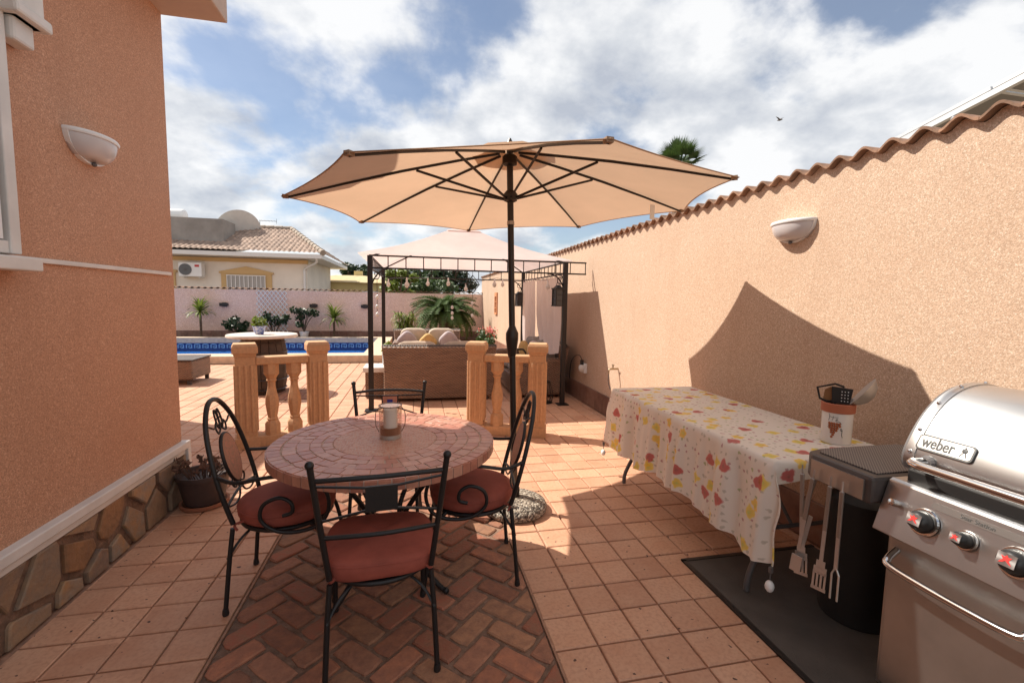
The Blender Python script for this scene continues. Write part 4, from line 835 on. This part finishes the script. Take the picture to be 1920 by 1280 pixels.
B().tube([pp(.35),pp(2.46)],.0215,14).build('pole',POLE,um,smooth=60); B().tube([pp(.06),pp(.42)],.025,14).build('base_tube',M('worn_bronze',(.20,.15,.11),.4,.6),um,smooth=60)
B().lathe([(.024,0),(.045,.01),(.05,.05),(.03,.075)],14,pp(2.11)).build('runner',POLE,um,smooth=50); B().lathe([(.024,-.06),(.05,-.05),(.05,0),(.026,.02)],14,pp(2.41)).build('top_hub',POLE,um,smooth=50)
B().lathe([(.022,-.15),(.032,-.12),(.044,-.02),(.044,.02),(.030,.05),(.022,.07)],14,pp(1.21)).build('crank_housing',POLE,um,smooth=60); B().tube(cr([pp(1.12)+V((.03,-.02,0)),pp(1.12)+V((.07,-.03,0)),pp(1.09)+V((.09,-.03,0))],4),.007,6).build('crank_handle',POLE,um)
B().tube([pp(1.96),pp(1.985)],.025,14).build('collar',M('collar_steel',(.35,.3,.26),.4,.8),um)
tg=ribp(1,.80); B().box(tg-V((0,0,.10)),(.05,.003,.11),rz=.4).build('care_tag',WHITEP,um)
ub=thing('concrete_stand','round pebbled concrete stand holding the parasol pole','parasol stand',(.68,2.985,0)); pm=bpy.data.materials.new('pebble_concrete'); pm.use_nodes=True; n=NT(pm.node_tree); g=n.n('ShaderNodeTexCoord').outputs[3]
vo=n.n('ShaderNodeTexVoronoi',in_Vector=g,in_Scale=95.); s3=n.n('ShaderNodeSeparateColor',i0=vo.outputs[1]); b=n.n('ShaderNodeBsdfPrincipled',in_Roughness=.7); n.put(b,'Base_Color',n.ramp(s3.outputs[0],(0,(.035,.028,.024)),(.35,(.12,.095,.075)),(.65,(.33,.275,.21)),(1,(.52,.46,.38)))); n.put(b,'Normal',n.n('ShaderNodeBump',in_Strength=.9,in_Distance=.006,in_Height=n.math('MULTIPLY',vo.outputs[0],-1.))); n.n('ShaderNodeOutputMaterial',i0=b)
B().lathe([(.20,.0),(.222,.015),(.226,.04),(.215,.062),(.17,.085),(.09,.098),(.035,.10)],48).build('disc',pm,ub,smooth=60); B().lathe([(.034,.098),(.034,.16),(.03,.165)],16).build('socket',POLE,ub,smooth=40)
# ================= POT BY HOUSE =================
pp_=thing('plant_pot','dark brown pot with a withered plant at the house corner','plant pot',(-1.435,3.44,0)); PB_=M('pot_brown',(.065,.04,.035),.6,noise=(8,.3)); B().lathe([(.10,.015),(.12,.03),(.145,.15),(.155,.205),(.165,.21),(.165,.235),(.15,.235),(.14,.20),(.001,.195)],28).build('pot',PB_,pp_,smooth=40); B().lathe([(.115,0),(.145,.008),(.15,.03),(.135,.03),(.12,.014)],28).build('saucer',M('saucer_clay',(.33,.13,.07),.8),pp_,smooth=40)
b=B(); 
for i in range(26):
    a=rnd(0,2*PI); r=rnd(.03,.14); e=V((math.cos(a)*r*1.3,math.sin(a)*r*1.3,.195+rnd(.05,.15))); b.tube(cr([(math.cos(a)*r*.6,math.sin(a)*r*.6,.19),e*.9+V((0,0,.04)),e],3),.003,4); leaves(b,e,.03,7,.035)
b.build('withered_stems',DRY,pp_)
# ================= CLOTH TABLE =================
CX0,CX1,CY0,CY1,CZ=1.60,2.31,1.70,3.44,.745
ft=thing('folding_table','folding table with grey legs under the flowered cloth','table',(0,0,0))
B().box(((CX0+CX1)/2,(CY0+CY1)/2,CZ-.025),(CX1-CX0-.02,CY1-CY0-.02,.04)).build('tabletop',WHITEP,ft,bev=.01)
for y,s_ in((CY0+.2,-1),(CY1-.2,1)):
    for x in(CX0+.14,CX1-.14): B().tube(cr([(x,y,CZ-.05),(x,y+s_*.0,.40),(x-.0,y+s_*.01,.30),(x+(-.09 if x<2 else .06),y+s_*.02,.10),(x+(-.10 if x<2 else .06),y+s_*.02,.012)],4),.0145,8).build('leg',GREYP,ft,smooth=60)
    B().tube([(CX0+.14,y,.32),(CX1-.14,y,.32)],.011,8).build('crossbar',GREYP,ft)
    B().tube([(CX0+.3,y,.33),(CX0+.3,y-s_*.35,CZ-.05)],.009,6).build('brace',GREYP,ft)
tc_=thing('tablecloth','white tablecloth printed with red and yellow flowers','tablecloth',(0,0,0))
b=B(); us=[]; NU,NV=86,150; UL=.06+(CX1-CX0)+.47; VL=.10+(CY1-CY0)+.12
verts=[];uvs=[]
for i in range(NU+1):
    u=UL*i/NU-.06      # from wall side
    for j in range(NV+1):
        v=VL*j/NV-.10
        a=max(0,u-(CX1-CX0)); a2=max(0,-u); bb=max(0,-v); b2=max(0,v-(CY1-CY0)); e=max(bb,b2)
        x=CX1-min(max(u,0),CX1-CX0); y=CY0+min(max(v,0),CY1-CY0)
        hl=.455+.02*math.sin(v*5+1)+.012*math.sin(v*17)
        a=a*hl/.47
        dn=math.hypot(a,e) if a>0 and e>0 else a+e
        dn+=a2
        fold=(min(1,a/.2))*(.020*math.sin(v*19+1.6*math.sin(v*4))+.011*math.sin(v*41+2*math.sin(v*7))+.006*math.sin(v*73))
        out=.012*min(1,a/.03)+.03*(a/.47)+fold
        x-=out if a>0 else 0
        x+=.012*min(1,a2/.03)
        if e>0:
            sg=-1 if bb>0 else 1; y+=sg*(.012*min(1,e/.03)+.35*e*min(1,a/.1)+.008*math.sin(u*23))
        z=CZ+.003-dn+.0015*math.sin(u*31+v*13)*(dn==0)
        if bb>0 and a<=0: z+=.012*math.sin(u*14)*min(1,bb/.1)
        verts.append((x,y,z)); uvs.append((u,v))
fs=[(i*(NV+1)+j,(i+1)*(NV+1)+j,(i+1)*(NV+1)+j+1,i*(NV+1)+j+1) for i in range(NU) for j in range(NV)]
b.add(verts,fs); o=b.build('cloth',CLOTH,tc_,smooth=80); ul=o.data.uv_layers.new(name='UVMap')
for l in o.data.loops: ul.data[l.index].uv=uvs[l.vertex_index]
def weight(p,label):
    t=thing('cloth_weight',label,'cloth weight',p); B().ball((0,0,-.055),.02,10,1.35).build('egg',WHITEP,t,smooth=60); B().tube([(0,0,-.025),(0,0,.02)],.003,5).build('cord',GREYP,t); B().box((0,0,.022),(.014,.014,.025)).build('clip',GREYP,t)
weight((CX0-.05,CY0-.06,.255),'white egg-shaped weight on the near cloth corner'); weight((CX0-.045,CY1+.05,.245),'white egg-shaped weight on the far cloth corner')
# crock
ck=thing('utensil_crock','white ceramic crock with painted grapes on the cloth table','crock',(2.14,1.905,CZ+.005)); CER=M('glazed_white',(.76,.74,.72),.2,coat=.3)
B().lathe([(.001,0),(.064,0),(.067,.004),(.068,.16)],36).build('body',CER,ck,smooth=40); B().lathe([(.068,.16),(.074,.163),(.075,.205),(.069,.208),(.062,.205),(.062,.1)],36).build('rim',M('terracotta_rim',(.40,.12,.06),.6),ck,smooth=40)
fa=math.atan2(-1.905,-2.14)-.05   # facing the camera side
GRP=M('grape_paint',(.34,.10,.035),.5); INK=M('ink',(.04,.05,.045),.6)
def onc(a,z,r=.0683): return (r*math.cos(fa+a),r*math.sin(fa+a),z)
gb=B()
for row,cnt in enumerate((5,5,4,3,2,1,1)):
    for q in range(cnt): 
        p=onc((q-(cnt-1)/2)*.16+.05*(row%2)-.05*row*.4-.1,.108-row*.0115); gb.ball(p,.0062,8)
gb.build('grapes',GRP,ck)
lt=B()
strokes=[[(.0-.45,.142),(-.2,.139),(.12,.141)],[(-.18,.146),(-.21,.132),(-.28,.124)],[(.0,.126),(.09,.129),(.05,.133),(-.02,.127),(.02,.12),(.12,.121),(.25,.117),(.33,.108)],[(.42,.075),(.36,.085),(.30,.08),(.36,.073),(.42,.078),(.40,.055),(.46,.04)],[(-.48,.155),(-.43,.14),(-.5,.12)],[(-.52,.10),(-.46,.095),(-.52,.085)]]
for s_ in strokes: lt.tube([onc(a,z,.0684) for a,z in[(p.x,p.y) for p in cr([(q[0],q[1],0) for q in s_],4)]],.0011,4)
lt.build('lettering',INK,ck)
def utensil(name,label,build):
    t=thing(name,label,name.replace('_',' '),(2.14,1.905,CZ+.02)); build(t); return t
def u1(t):
    B().tube([(.02,.02,.02),(.03,.05,.2)],.006,6).build('handle',BLACKP,t)
    k=B(); M_=Matrix.Rotation(fa+PI/2,4,'Z')
    for q in(-1,0,1,2): k.box((.0,.0,0),(.01,.006,.085)); 
    o=B().prism([(-.04,.19),(.035,.19),(.045,.27),(-.045,.275)],-.004,.004,ax=lambda a,b_,h:(a,h,b_)).build('blade',BLACKP,t); o.rotation_euler=(0,0,fa+PI/2); o.location=(-.005,-.02,0)
    d_=B()
    for r_ in range(3):
        for c_ in range(4): d_.ball((.0+.013*r_,-.0065,.205+.016*c_),.0028,6)
    q=d_.build('holes',WHITEP,o)
utensil('slotted_turner','black perforated turner standing in the crock',u1)
def u2(t):
    o=B().prism([(-.10,.262),(-.085,.20),(-.05,.185),(-.03,.19),(-.03,.198),(-.05,.196),(-.078,.208),(-.09,.258),(-.02,.282),(.02,.27),(.02,.28),(-.02,.292)],-.005,.005,ax=lambda a,b_,h:(a,h,b_)).build('loop_head',BLACKP,t); o.rotation_euler=(0,0,fa+PI/2); B().tube([(.0,.03,.02),(-.01,.03,.2)],.006,6).build('handle',BLACKP,t)
utensil('pasta_server','black loop-headed server leaning left in the crock',u2)
def u3(t):
    o=B().prism([(-.065,.2),(-.03,.185),(-.005,.195),(-.01,.255),(-.035,.268),(-.06,.25)],-.006,.006,ax=lambda a,b_,h:(a,h,b_)).build('blade',M('wood',(.34,.16,.06),.6,noise=(12,.3)),t); o.rotation_euler=(0,0,fa+PI/2); o.location=(.01,.012,0); B().tube([(.01,.0,.02),(.02,.02,.2)],.006,6).build('handle',MATS['wood'],t)
utensil('wooden_spatula','brown wooden spatula in the crock',u3)
def u4(t):
    k=B().lathe([(.001,-.05),(.03,-.046),(.06,-.03),(.085,0),(.088,.003)],28).build('bowl',M('mesh_steel',(.5,.48,.46),.45,.7),t,smooth=60,solid=.003); k.location=(.075,-.06,.255); k.rotation_euler=(-.2,-.95,-.6); B().tube([(.03,-.02,.02),(.045,-.035,.22)],.005,6).build('handle',STEEL,t)
utensil('strainer','grey metal strainer bowl leaning right out of the crock',u4)
# ================= GRILL =================
mat_=bpy.data.materials.new('rubber_mat'); mat_.use_nodes=True; n=NT(mat_.node_tree); g=n.n('ShaderNodeTexCoord').outputs[3]; wv_=n.n('ShaderNodeTexChecker',in_Vector=g,in_Scale=160.); nz=n.n('ShaderNodeTexNoise',in_Vector=g,in_Scale=6.,in_Detail=5.); b=n.n('ShaderNodeBsdfPrincipled',in_Roughness=.85); n.put(b,'Base_Color',n.mix(nz.outputs[0],C(.05,.043,.039),C(.13,.108,.092))); n.put(b,'Normal',n.n('ShaderNodeBump',in_Strength=.6,in_Distance=.003,in_Height=wv_.outputs[1])); n.n('ShaderNodeOutputMaterial',i0=b)
mo=thing('grill_mat','black woven floor mat under the grill','mat',(1.475,2.2,0)); B().box((.44,-.9,.0035),(.88,1.8,.007)).build('mat',mat_,mo,bev=.002); 
for c,d in(((.44,-.012,.006),(.88,.024,.01)),((.012,-.9,.006),(.024,1.78,.01))): B().box(c,d).build('hem',BLACKP,mo)
bn=thing('gas_bottle','dark gas bottle cover beneath the grill side shelf','gas bottle',(2.03,1.64,.009)); B().lathe([(.001,0),(.14,.0),(.145,.02),(.145,.50),(.13,.56),(.08,.59),(.001,.59)],32).build('cover',M('dark_cover',(.02,.019,.019),.7,noise=(10,.3)),bn,smooth=40)
gr=thing('gas_grill','stainless steel gas grill with a closed lid by the wall','grill',(1.66,0,.008))
# cabinet
Y0,Y1=.30,1.245
B().box((.30,(Y0+Y1)/2,.38),(.55,Y1-Y0-.02,.60)).build('cabinet',M('cabinet_dark',(.07,.062,.06),.4,.6),gr)
for y0,y1,hx in((.79,1.23,1),(.32,.785,0)):
    d=B().box((.006,(y0+y1)/2,.37),(.035,y1-y0-.004,.56)).build('door',STEEL2,gr,bev=.005)
    B().tube(cr([(-.012,y1-.03,.60),(-.055,y1-.035,.575),(-.072,y1-.06,.56),(-.075,(y0+y1)/2,.555),(-.072,y0+.06,.56),(-.055,y0+.035,.575),(-.012,y0+.03,.60)],5),.012,10).build('handle',CHROME,d,smooth=60)
B().box((.03,1.236,.37),(.05,.014,.60)).build('edge_trim',STEEL,gr)
# control panel (slanted)
cp_=B().add([(x,y,z) for y in(Y0,Y1) for x,z in((-.075,.665),(-.055,.66),(.06,.66),(.06,.845),(-.005,.845),(-.018,.838))],[(0,1,2,3,4,5),(11,10,9,8,7,6)]+[(i,i+6,(i+1)%6+6,(i+1)%6) for i in range(6)]).build('control_panel',STEEL,gr,bev=.004)
nrm=V((-.173,0,.057)).normalized(); 
def onp(y,t): return V((-.075,y,.665)).lerp(V((-.018,y,.838)),t)
rotp=nrm.to_track_quat('Z','Y')
RED=M('red_mark',(.62,.03,.025),.5)
def knob(y,t_,r,red,pt):
    b=B().lathe([(r*1.02,0),(r*1.02,.006),(r*.98,.010),(r*.8,.012),(r*.78,.030),(r*.62,.046),(r*.3,.051),(.001,.051)],28).build('knob',BLACKP,gr,smooth=50); b.location=onp(y,t_)+nrm*.001; b.rotation_mode='QUATERNION'; b.rotation_quaternion=rotp
    B().lathe([(r*1.05,.002),(r*1.08,.006),(r*1.0,.011)],28).build('bezel',CHROME,b,smooth=50)
    if red:
        B().box((0,0,.0512),(r*1.0,r*.86,.002)).build('cap_plate',STEEL,b)
        k=B().prism([(-.5,-.42),(-.2,-.3),(.0,-.1),(.25,-.3),(.5,-.42),(.22,.0),(.42,.32),(.15,.25),(0,.45),(-.15,.25),(-.42,.32),(-.22,0)],.0524,.0532,ax=lambda a,c,h:(a*r*.7,c*r*.7,h)); k.build('red_emblem',RED,b)
kn=B().lathe([(.012,0),(.013,.02),(.011,.034),(.001,.036)],18).build('igniter',CHROME,gr,smooth=50); kn.location=onp(1.19,.62); kn.rotation_mode='QUATERNION'; kn.rotation_quaternion=rotp
knob(1.10,.50,.041,True,0); knob(.985,.50,.028,True,0); knob(.865,.50,.041,True,0); knob(.62,.5,.036,True,0)
o=B().prism([(.11*math.copysign(1,math.cos(a))*1+.012*math.cos(a),.011*math.sin(a)) for a in[PI/2-1e-3-i*2*PI/24 for i in range(24)]],0,.0012).build('script_badge',M('badge_line',(.34,.33,.32),.35,1.),gr); o.location=onp(.975,.84)+nrm*.0008; o.rotation_mode='QUATERNION'; o.rotation_quaternion=(Matrix((V((0,-1,0)),nrm.cross(V((0,-1,0))),nrm)).transposed()).to_quaternion()
def text(s_,size,name,mat,parent,loc,R,ext=.0006,sx=1.):
    cu=bpy.data.curves.new(name,'FONT'); cu.body=s_; cu.size=size; cu.extrude=ext; cu.offset=(.0006 if s_=='weber' else 0); cu.align_x='CENTER'; cu.align_y='CENTER'
    tmp=bpy.data.objects.new(name,cu); COL.objects.link(tmp); bpy.context.view_layer.update(); me=bpy.data.meshes.new_from_object(tmp.evaluated_get(bpy.context.evaluated_depsgraph_get())); bpy.data.objects.remove(tmp)
    me.materials.clear(); me.materials.append(mat); o=bpy.data.objects.new(name,me); COL.objects.link(o); o.parent=parent; o.location=loc; o.rotation_mode='QUATERNION'; o.rotation_quaternion=R.to_quaternion(); o.scale=(sx,1,1); return o
RP=Matrix((V((0,-1,0)),nrm.cross(V((0,-1,0))),nrm)).transposed()
text('Sear Station',.018,'panel_lettering',M('engrave',(.05,.05,.05),.5),gr,onp(.975,.84)+nrm*.0024,RP)
# lid
prof=[(.035,.885),(.030,.93),(.06,1.0),(.11,1.075),(.175,1.135),(.255,1.168),(.345,1.172),(.43,1.14),(.48,1.07),(.50,.98),(.50,.885)]
pf=[(p.x,p.y) for p in cr([(a,b_,0) for a,b_ in prof],4)]
def lidm(y0,y1,k=1.,name='lid',mm=STEEL):
    cx_,cz_=.27,.95; q=[(cx_+(a-cx_)*k,cz_+(z-cz_)*k) for a,z in pf]; b=B(); N=len(q)
    b.add([(a,y,z) for y in(y0,y1) for a,z in q],[tuple(range(N)),tuple(range(2*N-1,N-1,-1))]+[(i,i+N,i+1+N,i+1) for i in range(N-1)]); return b.build(name,mm,gr,smooth=25)
lid=lidm(.34,1.205); lidm(1.205,1.236,1.02,'lid_end_cap',STEEL); lidm(1.236,1.249,.985,'lid_side',GREYP)
for i in(5,9,14,19,24,30):
    a,z=pf[i]; B().ball((.27+(a-.27)*1.025,1.22,.95+(z-.95)*1.025),.007,8).build('rivet',CHROME,lid)
B().box((.27,(Y0+Y1)/2,.862),(.50,Y1-Y0-.06,.05)).build('cook_box',BLACKP,gr,bev=.006)
hd=B().tube(cr([(.02,1.16,.925),(-.03,1.165,.93),(-.055,1.14,.93),(-.058,1.05,.93),(-.058,.7,.93),(-.058,.42,.93),(-.03,.37,.93),(.02,.37,.925)],6),.0135,12).build('lid_handle',CHROME,gr,smooth=60)
for y in(1.16,.37): B().lathe([(.022,-.03),(.024,.0),(.018,.008)],14).build('handle_mount',GREYP,hd).matrix_local=Matrix.Translation((.025,y,.925))@Matrix.Rotation(-PI/2,4,'Y')
# name plate on lid
i0=10; pa,pb=V((pf[5][0],0,pf[5][1])),V((pf[9][0],0,pf[9][1])); tang=(pb-pa).normalized(); nl=V((tang.z*-1,0,tang.x)); 
if nl.x>0: nl=-nl
mid=(pa+pb)/2; RL=Matrix((V((0,-1,0)),nl.cross(V((0,-1,0))),nl)).transposed()
def rr_(w,h,r,n_=6): return [(sx*(w/2-r)+r*math.cos(a),sy*(h/2-r)+r*math.sin(a)) for sx,sy,a0 in((1,1,0),(-1,1,PI/2),(-1,-1,PI),(1,-1,1.5*PI)) for a in[a0+i*PI/2/n_ for i in range(n_+1)]]
pc=V((mid.x,1.128,mid.z))+nl*.004
o=B().prism(rr_(.165,.056,.012),-.012,.004,ins=.002).build('name_plate',M('plate_dark',(.10,.10,.10),.35,.9),gr); o.location=pc; o.rotation_mode='QUATERNION'; o.rotation_quaternion=RL.to_quaternion()
B().prism(rr_(.153,.045,.009),.004,.0052).build('plate_face',M('plate_steel',(.55,.54,.53),.35,1.),o)
text('weber',.054,'plate_lettering',MATS['engrave'],o,(-.019,.001,.0058),Matrix.Identity(3),.0008,.68)
em=B().ball((.056,.006,.0055),.0085,10,.15); em.box((.056,.0165,.0058),(.004,.004,.001))
for s_ in(-1,1): em.tube([(.056+s_*.003,-.001,.0058),(.056+s_*.009,-.015,.0058)],.0012,4)
em.build('kettle_emblem',MATS['engrave'],o)
# side shelf
sh=B().prism([(-.085,1.25),(.0,1.25),(.47,1.25),(.47,1.52),(.40,1.565),(.02,1.565),(-.055,1.545),(-.085,1.50)],.742,.845).build('side_shelf',M('shelf_grey',(.085,.07,.065),.45,.3),gr,bev=.014)
mesh_m=bpy.data.materials.new('perforated_mat'); mesh_m.use_nodes=True; n=NT(mesh_m.node_tree); g=n.n('ShaderNodeTexCoord').outputs[3]; ck_=n.n('ShaderNodeTexChecker',in_Vector=n.n('ShaderNodeMapping',i0=g,i3=(1,1,.001)).outputs[0],in_Scale=170.,in_Color1=C(.22,.18,.16),in_Color2=C(.06,.05,.045)); b=n.n('ShaderNodeBsdfPrincipled',in_Roughness=.6); n.put(b,'Base_Color',ck_.outputs[0]); n.n('ShaderNodeOutputMaterial',i0=b)
B().prism([(-.04,1.27),(.45,1.27),(.45,1.505),(.395,1.54),(.02,1.54),(-.04,1.505)],.846,.850).build('shelf_mat',mesh_m,gr)
B().box((-.087,1.385,.79),(.008,.22,.075)).build('shelf_trim',STEEL2,gr)
for y in(.36,1.2):
    for x in(.05,.53): B().lathe([(.03,0),(.03,.05),(.012,.075)],14,(x,y,0)).build('caster',BLACKP,gr)
# hanging tools
def tool(y,kind,label,rz=0.,tilt=0.):
    t=thing(kind,label,kind.replace('_',' '),(1.555,y,.79),0); TS=M('tool_steel',(.66,.64,.62),.35,.85)
    B().tube([(.0,0,.012),(.0,0,-.03)],.003,5).build('hook',TS,t)
    B().box((0,0,-.115),(.010,.015,.18)).build('handle',STEEL2,t,bev=.003); B().box((0,0,-.26),(.005,.013,.14)).build('shaft',TS,t)
    if kind=='grill_spatula':
        k=B().box((0,0,-.345),(.004,.03,.03)); k.box((0,0,-.37),(.004,.044,.03)); k.box((0,0,-.445),(.004,.05,.012))
        for q in range(4): k.box((0,-.0195+q*.013,-.41),(.004,.007,.07))
        k.build('slotted_blade',TS,t)
    elif kind=='grill_fork':
        for q in(-.012,.012): B().tube([(0,0,-.32),(0,q,-.35),(0,q,-.45)],.0035,5).build('tine',TS,t)
    else:
        B().box((.03,.012,-.115),(.010,.015,.18),rx=.12).build('handle',STEEL2,t); B().box((.025,-.004,-.3),(.004,.015,.22),rx=.06).build('jaw',TS,t); B().box((0,0,-.40),(.006,.04,.07)).build('jaw_tip',TS,t)
    t.rotation_euler=(tilt,0,rz); return t
tool(1.52,'grill_spatula','steel slotted spatula hanging at the far end of the grill shelf',.5,-.05); tool(1.465,'grill_tongs','steel tongs hanging beside the slotted spatula',.4,.10); tool(1.39,'grill_spatula','second slotted spatula hanging nearest the grill cabinet',.45,.03); tool(1.34,'grill_fork','steel grill fork hanging next to the grill cabinet',.3,.0)
